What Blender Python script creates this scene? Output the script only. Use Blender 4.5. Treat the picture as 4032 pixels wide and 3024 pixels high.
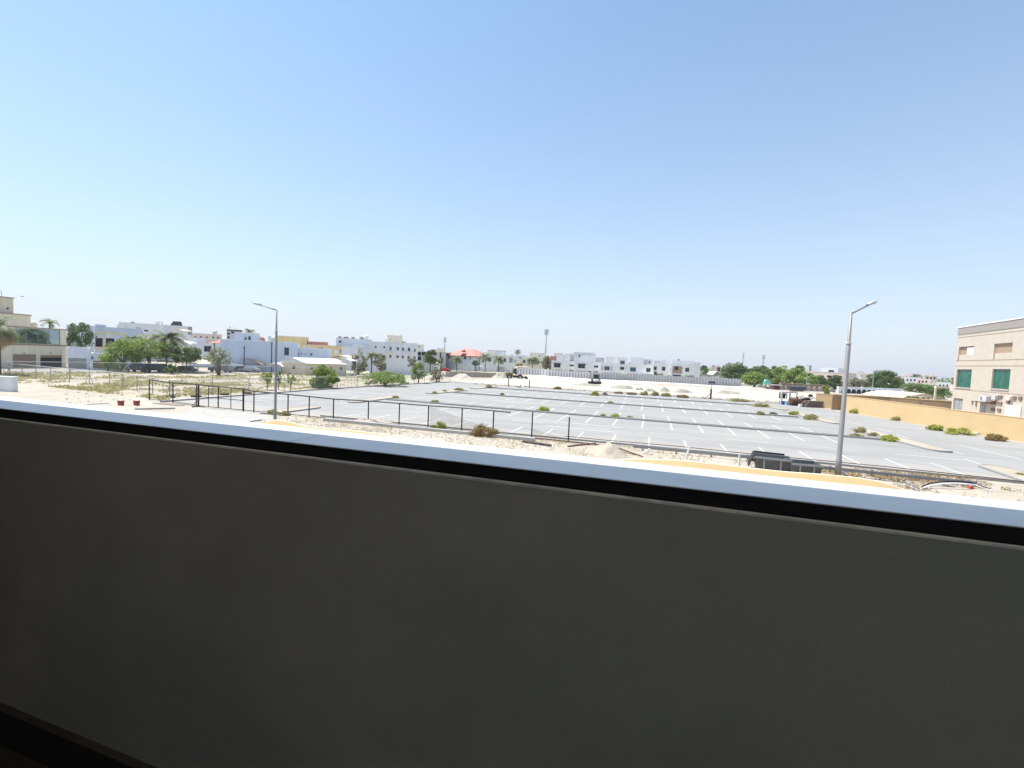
import bpy, math, random
import numpy as np
R = math.radians
sc = bpy.context.scene
for o in list(bpy.data.objects): bpy.data.objects.remove(o)
col = sc.collection

# ------------------------------------------------------------------ camera
FOC, CX, CY, H = 1800.0, 2016.0, 1512.0, 6.0      # the photograph is 4032 px wide
ROLL = math.atan(0.043)
PIT = math.atan((CY - 1411.0) * math.cos(ROLL) / FOC)
YAW = R(17)                                        # world axes follow the car park rows

def ray(x, y):
    a, b = x - CX, y - CY
    xr = a * math.cos(ROLL) + b * math.sin(ROLL); yr = -a * math.sin(ROLL) + b * math.cos(ROLL)
    d = (xr, FOC * math.cos(PIT) - yr * math.sin(PIT), -FOC * math.sin(PIT) - yr * math.cos(PIT))
    return np.array([d[0] * math.cos(YAW) - d[1] * math.sin(YAW), d[0] * math.sin(YAW) + d[1] * math.cos(YAW), d[2]])
def depth_of(p): return -p[0] * math.sin(YAW) + p[1] * math.cos(YAW)

CAMP = np.array([0, 0, H])
r0 = ray(CX, CY); fw = r0 / np.linalg.norm(r0)
rt = ray(CX + 1, CY) - r0; rt /= np.linalg.norm(rt)
up = -(ray(CX, CY + 1) - r0); up /= np.linalg.norm(up)
from mathutils import Matrix, Vector
cam = bpy.data.cameras.new('camera'); co = bpy.data.objects.new('camera', cam); col.objects.link(co)
m = Matrix.Identity(4)
for i in range(3): m[i][0] = rt[i]; m[i][1] = up[i]; m[i][2] = -fw[i]; m[i][3] = CAMP[i]
co.matrix_world = m
cam.sensor_width = 36; cam.lens = FOC / 4032 * 36; cam.clip_start = 0.05; cam.clip_end = 9000
sc.camera = co

# ------------------------------------------------------------------ light
SUN_EL = R(67)
sdir = Vector((-math.cos(R(3)) * math.cos(SUN_EL), math.sin(R(3)) * math.cos(SUN_EL), math.sin(SUN_EL)))
w = bpy.data.worlds.new('World'); sc.world = w; w.use_nodes = True
nt = w.node_tree; bg = nt.nodes['Background']
sky = nt.nodes.new('ShaderNodeTexSky'); sky.sky_type = 'NISHITA'; sky.sun_disc = False
sky.sun_elevation = SUN_EL; sky.sun_rotation = math.atan2(sdir.x, sdir.y)
sky.altitude = 0; sky.air_density = 1.0; sky.dust_density = 0.7; sky.ozone_density = 1.0
SKS = 0.108
tint = nt.nodes.new('ShaderNodeMix'); tint.data_type = 'RGBA'; tint.blend_type = 'MULTIPLY'; tint.inputs[0].default_value = 1
tint.inputs[7].default_value = (.80, 1.09, 1.14, 1); nt.links.new(sky.outputs[0], tint.inputs[6])
# dusty air: the sky whitens towards the horizon
tc = nt.nodes.new('ShaderNodeTexCoord'); sx = nt.nodes.new('ShaderNodeSeparateXYZ'); nt.links.new(tc.outputs['Generated'], sx.inputs[0])
ab = nt.nodes.new('ShaderNodeMath'); ab.operation = 'ABSOLUTE'; nt.links.new(sx.outputs[2], ab.inputs[0])
m1 = nt.nodes.new('ShaderNodeMath'); m1.operation = 'MULTIPLY'; m1.inputs[1].default_value = -2.9; nt.links.new(ab.outputs[0], m1.inputs[0])
ex = nt.nodes.new('ShaderNodeMath'); ex.operation = 'EXPONENT'; nt.links.new(m1.outputs[0], ex.inputs[0])
m2 = nt.nodes.new('ShaderNodeMath'); m2.operation = 'MULTIPLY'; m2.inputs[1].default_value = .9; nt.links.new(ex.outputs[0], m2.inputs[0])
dm = nt.nodes.new('ShaderNodeMix'); dm.data_type = 'RGBA'; nt.links.new(m2.outputs[0], dm.inputs[0]); nt.links.new(tint.outputs[2], dm.inputs[6])
dm.inputs[7].default_value = (.475/SKS, .475/SKS, .53/SKS, 1)
nt.links.new(dm.outputs[2], bg.inputs[0]); bg.inputs[1].default_value = SKS
sl = bpy.data.lights.new('sun', 'SUN'); sl.energy = 4.2; sl.angle = R(0.5); sl.color = (1, 0.96, 0.9)
so = bpy.data.objects.new('sun', sl); col.objects.link(so)
so.rotation_euler = sdir.to_track_quat('Z', 'Y').to_euler()
sc.view_settings.view_transform = 'Standard'; sc.view_settings.look = 'None'
sc.view_settings.exposure = 0.78; sc.view_settings.gamma = 1
sc.view_settings.use_curve_mapping = False

# ------------------------------------------------------------------ pixel helpers
def W(x, y, z=0.0):
    d = ray(x, y); return CAMP + d * (z - H) / d[2]
def P(x, y, Y):
    d = ray(x, y); return CAMP + d * Y / depth_of(d)
def py(p):
    v = np.array(p) - CAMP; zf = v @ fw
    return CY - FOC * (v @ up) / zf
def ZH(pt, y):                                     # height above pt=(x,y) whose image row is y
    lo, hi = -20.0, 120.0
    for _ in range(50):
        mi = (lo + hi) / 2
        if py((pt[0], pt[1], mi)) > y: lo = mi
        else: hi = mi
    return lo
def hy(x): return 1411 + 0.043 * (x - 2016)

# ------------------------------------------------------------------ materials
MATS = {}
def M(name, c, rough=0.85, var=0.12, scale=1.5, metal=0.0, bump=0.0, scale2=None):
    if name in MATS: return MATS[name]
    m = bpy.data.materials.new(name); m.use_nodes = True; t = m.node_tree; b = t.nodes['Principled BSDF']
    b.inputs['Roughness'].default_value = rough; b.inputs['Metallic'].default_value = metal
    g = t.nodes.new('ShaderNodeNewGeometry')
    n = t.nodes.new('ShaderNodeTexNoise'); n.inputs['Scale'].default_value = scale; n.inputs['Detail'].default_value = 6; n.inputs['Roughness'].default_value = .65
    if 'render' in name:                            # faint vertical dirt runs on painted walls
        mp = t.nodes.new('ShaderNodeMapping'); mp.inputs['Scale'].default_value = (1.6, 1.6, .22); t.links.new(g.outputs['Position'], mp.inputs[0]); t.links.new(mp.outputs[0], n.inputs['Vector']); var = var*1.8
    else: t.links.new(g.outputs['Position'], n.inputs['Vector'])
    mr = t.nodes.new('ShaderNodeMapRange'); mr.inputs[1].default_value = .3; mr.inputs[2].default_value = .7
    mr.inputs[3].default_value = 1 - var; mr.inputs[4].default_value = 1 + var
    t.links.new(n.outputs[0], mr.inputs[0])
    vm = t.nodes.new('ShaderNodeVectorMath'); vm.operation = 'SCALE'; vm.inputs[0].default_value = c
    t.links.new(mr.outputs[0], vm.inputs['Scale']); t.links.new(vm.outputs[0], b.inputs['Base Color'])
    if bump:
        n2 = t.nodes.new('ShaderNodeTexNoise'); n2.inputs['Scale'].default_value = scale2 or scale * 8; n2.inputs['Detail'].default_value = 4
        t.links.new(g.outputs['Position'], n2.inputs['Vector'])
        bp = t.nodes.new('ShaderNodeBump'); bp.inputs['Strength'].default_value = bump; bp.inputs['Distance'].default_value = .05
        t.links.new(n2.outputs[0], bp.inputs['Height']); t.links.new(bp.outputs[0], b.inputs['Normal'])
    MATS[name] = m; return m

def leafmat(name, c1, c2, c3=None):
    m = bpy.data.materials.new(name); m.use_nodes = True; t = m.node_tree; b = t.nodes['Principled BSDF']
    b.inputs['Roughness'].default_value = .6
    g = t.nodes.new('ShaderNodeNewGeometry'); r = t.nodes.new('ShaderNodeValToRGB')
    r.color_ramp.elements[0].color = (*c1, 1); r.color_ramp.elements[1].color = (*c2, 1)
    if c3: e = r.color_ramp.elements.new(.93); e.color = (*c3, 1)
    t.links.new(g.outputs['Random Per Island'], r.inputs[0]); t.links.new(r.outputs[0], b.inputs['Base Color'])
    tr = t.nodes.new('ShaderNodeBsdfTranslucent'); t.links.new(r.outputs[0], tr.inputs[0])
    mx = t.nodes.new('ShaderNodeMixShader'); mx.inputs[0].default_value = .3
    t.links.new(b.outputs[0], mx.inputs[1]); t.links.new(tr.outputs[0], mx.inputs[2])
    t.links.new(mx.outputs[0], t.nodes['Material Output'].inputs[0])
    return m

def netmat(name, c, cover, scale=0):
    """thin woven / wire mesh: most of it is holes"""
    m = bpy.data.materials.new(name); m.use_nodes = True; t = m.node_tree; b = t.nodes['Principled BSDF']
    b.inputs['Base Color'].default_value = (*c, 1); b.inputs['Roughness'].default_value = .6
    tp = t.nodes.new('ShaderNodeBsdfTransparent'); mx = t.nodes.new('ShaderNodeMixShader')
    t.links.new(tp.outputs[0], mx.inputs[1]); t.links.new(b.outputs[0], mx.inputs[2])
    g = t.nodes.new('ShaderNodeNewGeometry'); n = t.nodes.new('ShaderNodeTexNoise'); n.inputs['Scale'].default_value = .6
    t.links.new(g.outputs['Position'], n.inputs['Vector'])
    mr = t.nodes.new('ShaderNodeMapRange'); mr.inputs[3].default_value = cover * .5; mr.inputs[4].default_value = cover * 1.5
    t.links.new(n.outputs[0], mr.inputs[0]); t.links.new(mr.outputs[0], mx.inputs[0])
    t.links.new(mx.outputs[0], t.nodes['Material Output'].inputs[0]); return m

# ------------------------------------------------------------------ mesh builder
class MB:
    def __init__(s): s.v = []; s.f = []
    def quad(s, a, b, c, d):
        n = len(s.v); s.v += [tuple(a), tuple(b), tuple(c), tuple(d)]; s.f.append((n, n+1, n+2, n+3)); return s
    def poly(s, pts):
        n = len(s.v); s.v += [tuple(p) for p in pts]; s.f.append(tuple(range(n, n+len(pts)))); return s
    def box(s, x0, y0, z0, x1, y1, z1):
        n = len(s.v)
        s.v += [(x0,y0,z0),(x1,y0,z0),(x1,y1,z0),(x0,y1,z0),(x0,y0,z1),(x1,y0,z1),(x1,y1,z1),(x0,y1,z1)]
        s.f += [tuple(n+i for i in f) for f in ((3,2,1,0),(4,5,6,7),(0,1,5,4),(1,2,6,5),(2,3,7,6),(3,0,4,7))]; return s
    def prism(s, pts, z0, z1):                    # plan polygon extruded
        n = len(s.v); k = len(pts)
        s.v += [(p[0], p[1], z0) for p in pts] + [(p[0], p[1], z1) for p in pts]
        s.f.append(tuple(range(n+k, n+2*k))); s.f.append(tuple(reversed(range(n, n+k))))
        for i in range(k): j = (i+1) % k; s.f.append((n+i, n+j, n+k+j, n+k+i))
        return s
    def hexa(s, b, t):                            # four bottom, four top corners
        n = len(s.v); s.v += [tuple(p) for p in b] + [tuple(p) for p in t]
        s.f += [tuple(n+i for i in f) for f in ((3,2,1,0),(4,5,6,7),(0,1,5,4),(1,2,6,5),(2,3,7,6),(3,0,4,7))]; return s
    def tube(s, pts, rad, k=6, cap=True):
        if not hasattr(rad, '__len__'): rad = [rad] * len(pts)
        pts = [Vector([float(q) for q in p]) for p in pts]; n0 = len(s.v)
        for i, p in enumerate(pts):
            d = (pts[min(i+1, len(pts)-1)] - pts[max(i-1, 0)]).normalized()
            a = d.orthogonal() if abs(d.z) < .95 else Vector((1, 0, 0)); a = (a - d * a.dot(d)).normalized(); b = d.cross(a)
            for j in range(k):
                th = 2*math.pi*j/k; q = p + (a*math.cos(th) + b*math.sin(th)) * rad[i]; s.v.append(tuple(q))
        for i in range(len(pts)-1):
            for j in range(k):
                j2 = (j+1) % k; s.f.append((n0+i*k+j, n0+i*k+j2, n0+(i+1)*k+j2, n0+(i+1)*k+j))
        if cap:
            s.f.append(tuple(n0+j for j in reversed(range(k)))); s.f.append(tuple(n0+(len(pts)-1)*k+j for j in range(k)))
        return s
    def ell(s, c, r, k=10, m=6):
        n0 = len(s.v)
        for i in range(m+1):
            ph = -math.pi/2 + math.pi*i/m
            for j in range(k):
                th = 2*math.pi*j/k
                s.v.append((c[0]+r[0]*math.cos(ph)*math.cos(th), c[1]+r[1]*math.cos(ph)*math.sin(th), c[2]+r[2]*math.sin(ph)))
        for i in range(m):
            for j in range(k): j2 = (j+1) % k; s.f.append((n0+i*k+j, n0+i*k+j2, n0+(i+1)*k+j2, n0+(i+1)*k+j))
        return s
    def build(s, name, mat, parent=None, smooth=False, loc=None, rz=0):
        me = bpy.data.meshes.new(name); me.from_pydata([tuple(float(c) for c in v) for v in s.v], [], s.f); me.update()
        if smooth: me.polygons.foreach_set('use_smooth', [True]*len(me.polygons))
        me.materials.append(mat)
        o = bpy.data.objects.new(name, me); col.objects.link(o)
        if parent: o.parent = parent
        if loc is not None: o.location = [float(q) for q in loc]
        o.rotation_euler.z = rz
        return o

def tag(o, label=None, cat=None, group=None, kind=None):
    if label: o['label'] = label
    if cat: o['category'] = cat
    if group: o['group'] = group
    if kind: o['kind'] = kind
    return o
def thing(name, label, cat, loc=(0,0,0), rz=0, group=None):
    o = bpy.data.objects.new(name, None); col.objects.link(o); o.location = [float(q) for q in loc]; o.rotation_euler.z = rz
    o.empty_display_size = .2
    return tag(o, label, cat, group)
def copy_tree(o, parent=None):
    c = o.copy(); col.objects.link(c); c.parent = parent
    for ch in o.children: copy_tree(ch, c)
    return c

# ------------------------------------------------------------------ common colours
m_sand = None
m_white = M('white render', (.78,.79,.80), var=.06, scale=.5)
m_grey = M('grey render', (.60,.61,.62), var=.07, scale=.5)
m_lgrey = M('light grey render', (.70,.71,.72), var=.06, scale=.5)
m_blue = M('pale blue grey render', (.56,.63,.74), var=.05, scale=.4)
m_teal = M('pale teal render', (.56,.63,.66), var=.06, scale=.4)
m_beige = M('beige render', (.72,.64,.49), var=.06, scale=.5)
m_cream = M('cream render', (.78,.71,.57), var=.06, scale=.5)
m_peach = M('peach render', (.75,.62,.54), var=.06, scale=.5)
m_yellow = M('yellow render', (.78,.62,.33), var=.06, scale=.5)
m_ywall = M('ochre yellow plaster', (.65,.46,.24), var=.05, scale=.7, bump=.15)
m_pink = M('pinkish stone', (.66,.55,.48), var=.07, scale=.4)
m_stone = M('pale stone cladding', (.565,.495,.41), var=.06, scale=1.2, bump=.1)
m_stoneshade = M('brown stone reveal', (.40,.28,.2), var=.06, scale=1.2)
m_brownwall = M('brown plaster', (.30,.21,.13), var=.08, scale=.8)
m_trim = M('brown trim', (.30,.22,.16), var=.08)
m_red = M('salmon roof tiles', (.48,.22,.18), var=.12, scale=3)
m_reddark = M('maroon trim', (.14,.03,.03), var=.1)
m_conc = M('concrete', (.45,.43,.40), var=.12, scale=2, bump=.2)
m_dark = M('dark opening', (.02,.02,.025), var=.2)
m_black = M('black metal', (.018,.014,.016), rough=.5, var=.3, metal=.3)
m_rust = M('rusty metal', (.10,.035,.02), rough=.8, var=.4, scale=5)
m_galv = M('galvanised steel', (.34,.35,.36), rough=.5, var=.12, scale=3, metal=.5)
m_pole = M('grey painted pole', (.27,.26,.25), rough=.55, var=.08, metal=.3)
m_glass = M('dark glass', (.025,.035,.045), rough=.08, var=.1)
m_bglass = M('blue glass', (.03,.11,.19), rough=.08, var=.1)
m_gglass = M('green glass', (.012,.125,.08), rough=.15, var=.5, scale=1.3)
m_mirror = M('reflective glass', (.32,.42,.44), rough=.03, var=.05, metal=.9)
m_frame = M('window frame', (.25,.25,.26), rough=.5, var=.05)
m_wframe = M('white frame', (.6,.6,.6), rough=.5, var=.05)
m_canvas = M('cream shade fabric', (.68,.58,.44), var=.05, scale=1)
m_wcanvas = M('white shade fabric', (.75,.74,.7), var=.04, scale=1)
m_tcanvas = M('tan shade fabric', (.60,.42,.27), var=.06, scale=1)
m_ocanvas = M('orange tan shade fabric', (.42,.285,.135), var=.05, scale=.8)
m_wood = M('weathered timber', (.2,.16,.125), var=.25, scale=4)
m_trunk = M('tree bark', (.13,.10,.075), var=.25, scale=6)
m_shutter = M('grey roller shutter', (.33,.34,.34), rough=.6, var=.05)
m_bshutter = M('brown roller shutter', (.30,.22,.16), rough=.7, var=.06)
m_tyre = M('tyre rubber', (.02,.02,.02), rough=.9, var=.1)
m_paint = M('white road paint', (.50,.50,.49), var=.14, scale=1.6)
m_kerb = M('concrete kerb', (.29,.28,.27), var=.12, scale=2)
m_solar = M('dark rooftop panel', (.05,.06,.07), rough=.2, var=.1)
L_green = leafmat('bright green leaves', (0.150,0.225,0.045), (0.255,0.360,0.083), (0.360,0.450,0.120))
L_dark = leafmat('dark green leaves', (0.068,0.112,0.038), (0.135,0.195,0.060), (0.195,0.270,0.090))
L_mid = leafmat('mid green leaves', (0.112,0.173,0.053), (0.210,0.285,0.090))
L_lime = leafmat('lime leaves', (0.10,0.17,0.03), (0.24,0.34,0.05), (0.40,0.46,0.10))
L_grey = leafmat('grey green leaves', (0.176,0.196,0.115), (0.324,0.338,0.203), (0.432,0.432,0.270))
L_olive = leafmat('dry olive weeds', (0.33,0.29,0.12), (0.52,0.46,0.20), (0.58,0.52,0.26))
L_yel = leafmat('yellow green weeds', (0.360,0.375,0.075), (0.570,0.570,0.135))
L_brown = leafmat('dry brown weeds', (0.255,0.165,0.060), (0.420,0.300,0.120))
L_palm = leafmat('palm leaves', (.10,.135,.06), (.20,.25,.115), (.36,.36,.20))
L_deadpalm = leafmat('dead palm leaves', (0.300,0.200,0.100), (0.420,0.300,0.160))

# ------------------------------------------------------------------ ground
def ground_material():
    m = bpy.data.materials.new('sandy ground'); m.use_nodes = True; t = m.node_tree; b = t.nodes['Principled BSDF']; b.inputs['Roughness'].default_value = .95
    g = t.nodes.new('ShaderNodeNewGeometry')
    def noise(s, d=8, r=.6):
        n = t.nodes.new('ShaderNodeTexNoise'); n.inputs['Scale'].default_value = s; n.inputs['Detail'].default_value = d; n.inputs['Roughness'].default_value = r
        t.links.new(g.outputs['Position'], n.inputs['Vector']); return n
    def ramp(n, stops):
        r = t.nodes.new('ShaderNodeValToRGB'); els = r.color_ramp.elements
        els[0].position = stops[0][0]; els[0].color = (*stops[0][1], 1); els[1].position = stops[-1][0]; els[1].color = (*stops[-1][1], 1)
        for p, c in stops[1:-1]: e = els.new(p); e.color = (*c, 1)
        t.links.new(n.outputs[0], r.inputs[0]); return r
    a = ramp(noise(.09, 10, .7), [(.33, (.35,.292,.22)), (.48, (.415,.36,.285)), (.62, (.47,.42,.35))])
    c = ramp(noise(2.3, 8, .75), [(.3, (.72,.70,.66)), (.55, (1,1,1))])
    mx = t.nodes.new('ShaderNodeMix'); mx.data_type = 'RGBA'; mx.blend_type = 'MULTIPLY'; mx.inputs[0].default_value = 1
    t.links.new(a.outputs[0], mx.inputs[6]); t.links.new(c.outputs[0], mx.inputs[7]); t.links.new(mx.outputs[2], b.inputs['Base Color'])
    bp = t.nodes.new('ShaderNodeBump'); bp.inputs['Strength'].default_value = .5; bp.inputs['Distance'].default_value = .12
    t.links.new(noise(1.6, 8, .7).outputs[0], bp.inputs['Height']); t.links.new(bp.outputs[0], b.inputs['Normal'])
    return m
m_sand = ground_material()
m_psand = M('pale excavated sand', (.44,.40,.335), var=.18, scale=.3, bump=.5, scale2=1.0)
m_gsand = M('grey green spoil', (.30,.285,.225), var=.14, scale=.5, bump=.6, scale2=1.5)
m_bank = M('brown cut bank', (.36,.30,.23), var=.2, scale=.8, bump=.5)

rng = random.Random(5)
nr = np.random.default_rng(11)
def hash2(x, y, s=0):
    v = math.sin(x*12.9898 + y*78.233 + s*37.7) * 43758.5453; return v - math.floor(v)
def vnoise(x, y, s=0):
    xi, yi = math.floor(x), math.floor(y); fx, fy = x-xi, y-yi; fx = fx*fx*(3-2*fx); fy = fy*fy*(3-2*fy)
    a, b, c, d = hash2(xi,yi,s), hash2(xi+1,yi,s), hash2(xi,yi+1,s), hash2(xi+1,yi+1,s)
    return (a*(1-fx)+b*fx)*(1-fy) + (c*(1-fx)+d*fx)*fy
def fbm(x, y, s=0): return .55*vnoise(x,y,s) + .3*vnoise(2.1*x,2.1*y,s+1) + .15*vnoise(4.3*x,4.3*y,s+2)

MB().quad((-3500,-1500,0),(3500,-1500,0),(3500,4500,0),(-3500,4500,0)).build('ground', m_sand)['kind'] = 'structure'

# car park: asphalt sheet, stall lines and kerbs ---------------------------------
def LV(u, v): return (u, v - .03*(u+8)*min(1, max(0, (v-36)/14)))   # rows run very slightly askew
def asphalt_material():
    m = bpy.data.materials.new('faded asphalt'); m.use_nodes = True; t = m.node_tree; b = t.nodes['Principled BSDF']; b.inputs['Roughness'].default_value = .9
    g = t.nodes.new('ShaderNodeNewGeometry')
    mp = t.nodes.new('ShaderNodeMapping'); mp.inputs['Scale'].default_value = (.05,.22,1); t.links.new(g.outputs['Position'], mp.inputs[0])
    n1 = t.nodes.new('ShaderNodeTexNoise'); n1.inputs['Scale'].default_value = 1.4; n1.inputs['Detail'].default_value = 8; t.links.new(mp.outputs[0], n1.inputs['Vector'])
    r1 = t.nodes.new('ShaderNodeValToRGB'); e = r1.color_ramp.elements
    e[0].position = .30; e[0].color = (.255,.248,.234,1); e[1].position = .72; e[1].color = (.325,.313,.293,1)
    t.links.new(n1.outputs[0], r1.inputs[0])
    n2 = t.nodes.new('ShaderNodeTexNoise'); n2.inputs['Scale'].default_value = 9; n2.inputs['Detail'].default_value = 5; t.links.new(g.outputs['Position'], n2.inputs['Vector'])
    r2 = t.nodes.new('ShaderNodeMapRange'); r2.inputs[1].default_value = .3; r2.inputs[2].default_value = .7; r2.inputs[3].default_value = .93; r2.inputs[4].default_value = 1.06
    t.links.new(n2.outputs[0], r2.inputs[0])
    v = t.nodes.new('ShaderNodeVectorMath'); v.operation = 'SCALE'; t.links.new(r1.outputs[0], v.inputs[0]); t.links.new(r2.outputs[0], v.inputs['Scale'])
    # old tyre tracks curling over the bays, and oily patches
    wv = t.nodes.new('ShaderNodeTexWave'); wv.wave_type = 'RINGS'; wv.rings_direction = 'Z'; wv.inputs['Scale'].default_value = .035; wv.inputs['Distortion'].default_value = 6; wv.inputs['Detail'].default_value = 1; wv.inputs['Detail Scale'].default_value = .25
    t.links.new(g.outputs['Position'], wv.inputs['Vector'])
    wr = t.nodes.new('ShaderNodeMapRange'); wr.inputs[1].default_value = .965; wr.inputs[2].default_value = 1; wr.inputs[3].default_value = 1; wr.inputs[4].default_value = .90; t.links.new(wv.outputs['Fac'], wr.inputs[0])
    n4 = t.nodes.new('ShaderNodeTexNoise'); n4.inputs['Scale'].default_value = .55; n4.inputs['Detail'].default_value = 6; n4.inputs['Roughness'].default_value = .7; t.links.new(g.outputs['Position'], n4.inputs['Vector'])
    pr = t.nodes.new('ShaderNodeMapRange'); pr.inputs[1].default_value = .56; pr.inputs[2].default_value = .72; pr.inputs[3].default_value = 1; pr.inputs[4].default_value = .86; t.links.new(n4.outputs[0], pr.inputs[0])
    pm = t.nodes.new('ShaderNodeMath'); pm.operation = 'MULTIPLY'; t.links.new(wr.outputs[0], pm.inputs[0]); t.links.new(pr.outputs[0], pm.inputs[1])
    v0 = v; v = t.nodes.new('ShaderNodeVectorMath'); v.operation = 'SCALE'; t.links.new(v0.outputs[0], v.inputs[0]); t.links.new(pm.outputs[0], v.inputs['Scale'])
    # blown sand near the open front edge
    sx = t.nodes.new('ShaderNodeSeparateXYZ'); t.links.new(g.outputs['Position'], sx.inputs[0])
    n3 = t.nodes.new('ShaderNodeTexNoise'); n3.inputs['Scale'].default_value = .25; n3.inputs['Detail'].default_value = 7; t.links.new(g.outputs['Position'], n3.inputs['Vector'])
    ad = t.nodes.new('ShaderNodeMath'); ad.operation = 'MULTIPLY_ADD'; ad.inputs[1].default_value = -7; t.links.new(n3.outputs[0], ad.inputs[0]); t.links.new(sx.outputs[1], ad.inputs[2])
    r3 = t.nodes.new('ShaderNodeMapRange'); r3.inputs[1].default_value = 29.5; r3.inputs[2].default_value = 34; r3.inputs[3].default_value = .85; r3.inputs[4].default_value = 0
    t.links.new(ad.outputs[0], r3.inputs[0])
    mx = t.nodes.new('ShaderNodeMix'); mx.data_type = 'RGBA'; t.links.new(r3.outputs[0], mx.inputs[0]); t.links.new(v.outputs[0], mx.inputs[6]); mx.inputs[7].default_value = (.40,.355,.29,1)
    t.links.new(mx.outputs[2], b.inputs['Base Color']); return m
lot = MB()
left_edge = [(-47.5,33.8), (-47.8,55), (-46.5,73), (-43.6,95.3)]
right_edge = [(27.3,86.5), (29.6,78), (32.3,65), (34.8,54), (38.5,40), (40,33.8)]
lot.poly([(p[0], p[1], .012) for p in [*left_edge, (-39,95.2), (-23,93.6), (-3,93.3), (19,91.8), (26.4,90.2)] + right_edge][::-1])
lotob = lot.build('parking_lot', asphalt_material()); lotob['kind'] = 'structure'
def line(u0, v0, u1, v1, w=.14):
    a = LV(u0, v0); b = LV(u1, v1); d = Vector((b[0]-a[0], b[1]-a[1])); L = d.length; d.normalize(); n = Vector((-d.y, d.x)) * w/2
    z = .017
    MB().quad((a[0]-n.x,a[1]-n.y,z),(b[0]-n.x,b[1]-n.y,z),(b[0]+n.x,b[1]+n.y,z),(a[0]+n.x,a[1]+n.y,z)).build('parking_line', m_paint, lotob)
PH = 2.68
for k in range(-11, 8):
    u = .05 + PH*k
    if -29 < u < 20: line(u, 34.5, u, 38.8)
for k in range(-11, 7): 
    u = -.6 + PH*k
    line(u-.05, 44.8, u, 50.15); line(u, 51.2, u-.1, 56.1)
for k in range(-11, 7):
    u = -1.1 + PH*k
    line(u, 61.8, u, 67.05); line(u, 68.1, u-.1, 72.6)
for k in range(-10, 7):
    u = -1.5 + PH*k
    line(u, 78.2, u, 83.3); line(u, 84.6, u-.1, 88.6)
for v in (42,): 
    for u in (-38.2, -32, -25.8, -19.2, -12.7, 0, 6.3, 12.6): line(u, v, u+3.2, v, .13)
for v, us in ((58.8, (-38, -32, -26.5, -20, -.9, 5.2, 11.4)), (75.2, (-32, -26, -20, -14, -1, 5, 11))):
    for u in us: line(u, v+.2, u+3.1, v, .13)
for u0, v0, u1, v1 in ((-9,40.6,-2.6,40.3),(-8.9,43.7,-2.6,43.4),(-6.3,42,-3.3,41.9),(-9.1,57.6,-3.2,57.4),(-8.7,61,-3.1,60.4),(-8,74,-3,73.7),(-8,76.6,-3,76.2)):
    line(u0, v0, u1, v1, .17)
for k in range(20): line(-45.5, 38.0+2.7*k, -40.4, 37.8+2.7*k)
for u0,v0,u1,v1 in ((-37.3,40.6,-37.3,44.1),(-33.9,43,-33.6,46),(-35.6,46.3,-37.6,52.5),(-36.5,58,-36,62),(-35.5,66,-35.2,72),
    (23.2,50.7,23.7,44.4),(26.4,50.2,27.1,44.2),(23.9,59.8,24.2,57.3),(22.5,70.3,22.7,67.9),(23,65.1,23.6,62.8),(22.4,42,22.3,38.8),(18,41.5,22,41.3),(23.7,55,23.8,52.5),(22.2,76,22.4,73)):
    line(u0, v0+.03*(u0+8)*min(1,max(0,(v0-36)/14)), u1, v1+.03*(u1+8)*min(1,max(0,(v1-36)/14)), .15)
for k in range(15):
    v = 44 + 2.75*k; ue = 36.2 - (v-48)*.22
    line(ue-5.4, v+1.3, ue-.4, v+.2)
def kerb_run(pts, w=.15, h=.13, name='kerb'):
    mb = MB()
    for a, b in zip(pts[:-1], pts[1:]):
        a = Vector(a); b = Vector(b); d = (b-a).normalized(); n = Vector((-d.y, d.x))*w/2; e = d*w/2
        mb.prism([a-n-e*.0, b-n, b+n, a+n], -.02, h)
    return mb.build(name, m_kerb, lotob)
for v, u0, u1 in ((50.3,-32.3,20.3),(51.0,-32.3,20.3),(67.2,-31.5,18.2),(67.9,-31.5,18.2),(83.5,-30.5,17.0),(84.2,-30.5,17.0)):
    kerb_run([LV(u, v) for u in np.linspace(u0, u1, 8)], .2, .15)
for v, u0, u1 in ((50.65,-32.2,20.2),(67.55,-31.4,18.1),(83.85,-30.4,16.9)):
    mb = MB()
    for a, b in zip(np.linspace(u0,u1,8)[:-1], np.linspace(u0,u1,8)[1:]):
        p, q = LV(a, v), LV(b, v); mb.quad((p[0],p[1]-.27,.10),(q[0],q[1]-.27,.10),(q[0],q[1]+.27,.10),(p[0],p[1]+.27,.10))
    mb.build('median_fill', M('median fill', (.42,.39,.34), var=.2, scale=2), lotob)
def island(u0, v0, u1, v1, w=1.9):
    a = Vector((u0, v0)); b = Vector((u1, v1)); d = (b-a).normalized(); n = Vector((-d.y, d.x)); r = w/2
    def outline(r):
        pts = []
        for i in range(9): th = math.pi*i/8; pts.append(b + d*math.sin(th)*r*1.3*(1) - n*math.cos(th)*r)
        for i in range(9): th = math.pi*i/8; pts.append(a - d*math.sin(th)*r*1.3 + n*math.cos(th)*r)
        return pts
    o, i_ = outline(r), outline(r-.16); mb = MB(); k = len(o)
    for j in range(k):
        j2 = (j+1) % k; mb.hexa([(*o[j],-.02),(*o[j2],-.02),(*i_[j2],-.02),(*i_[j],-.02)],[(*o[j],.14),(*o[j2],.14),(*i_[j2],.14),(*i_[j],.14)])
    mb.build('island_kerb', m_kerb, lotob)
    MB().prism(i_, .0, .12).build('island_soil', m_sand, lotob)
for q in ((-33.4,33.9,-33.4,38.6),(-33.5,46.5,-33.7,54.2),(-32.6,64.2,-31.6,73.5),(-31.8,80,-31.0,88),(21.4,56.6,22.5,45.8),(19.2,74,20.7,62.6),(17.8,86,19.0,78),(22.3,38.2,22.0,33)):
    island(*q)
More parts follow.
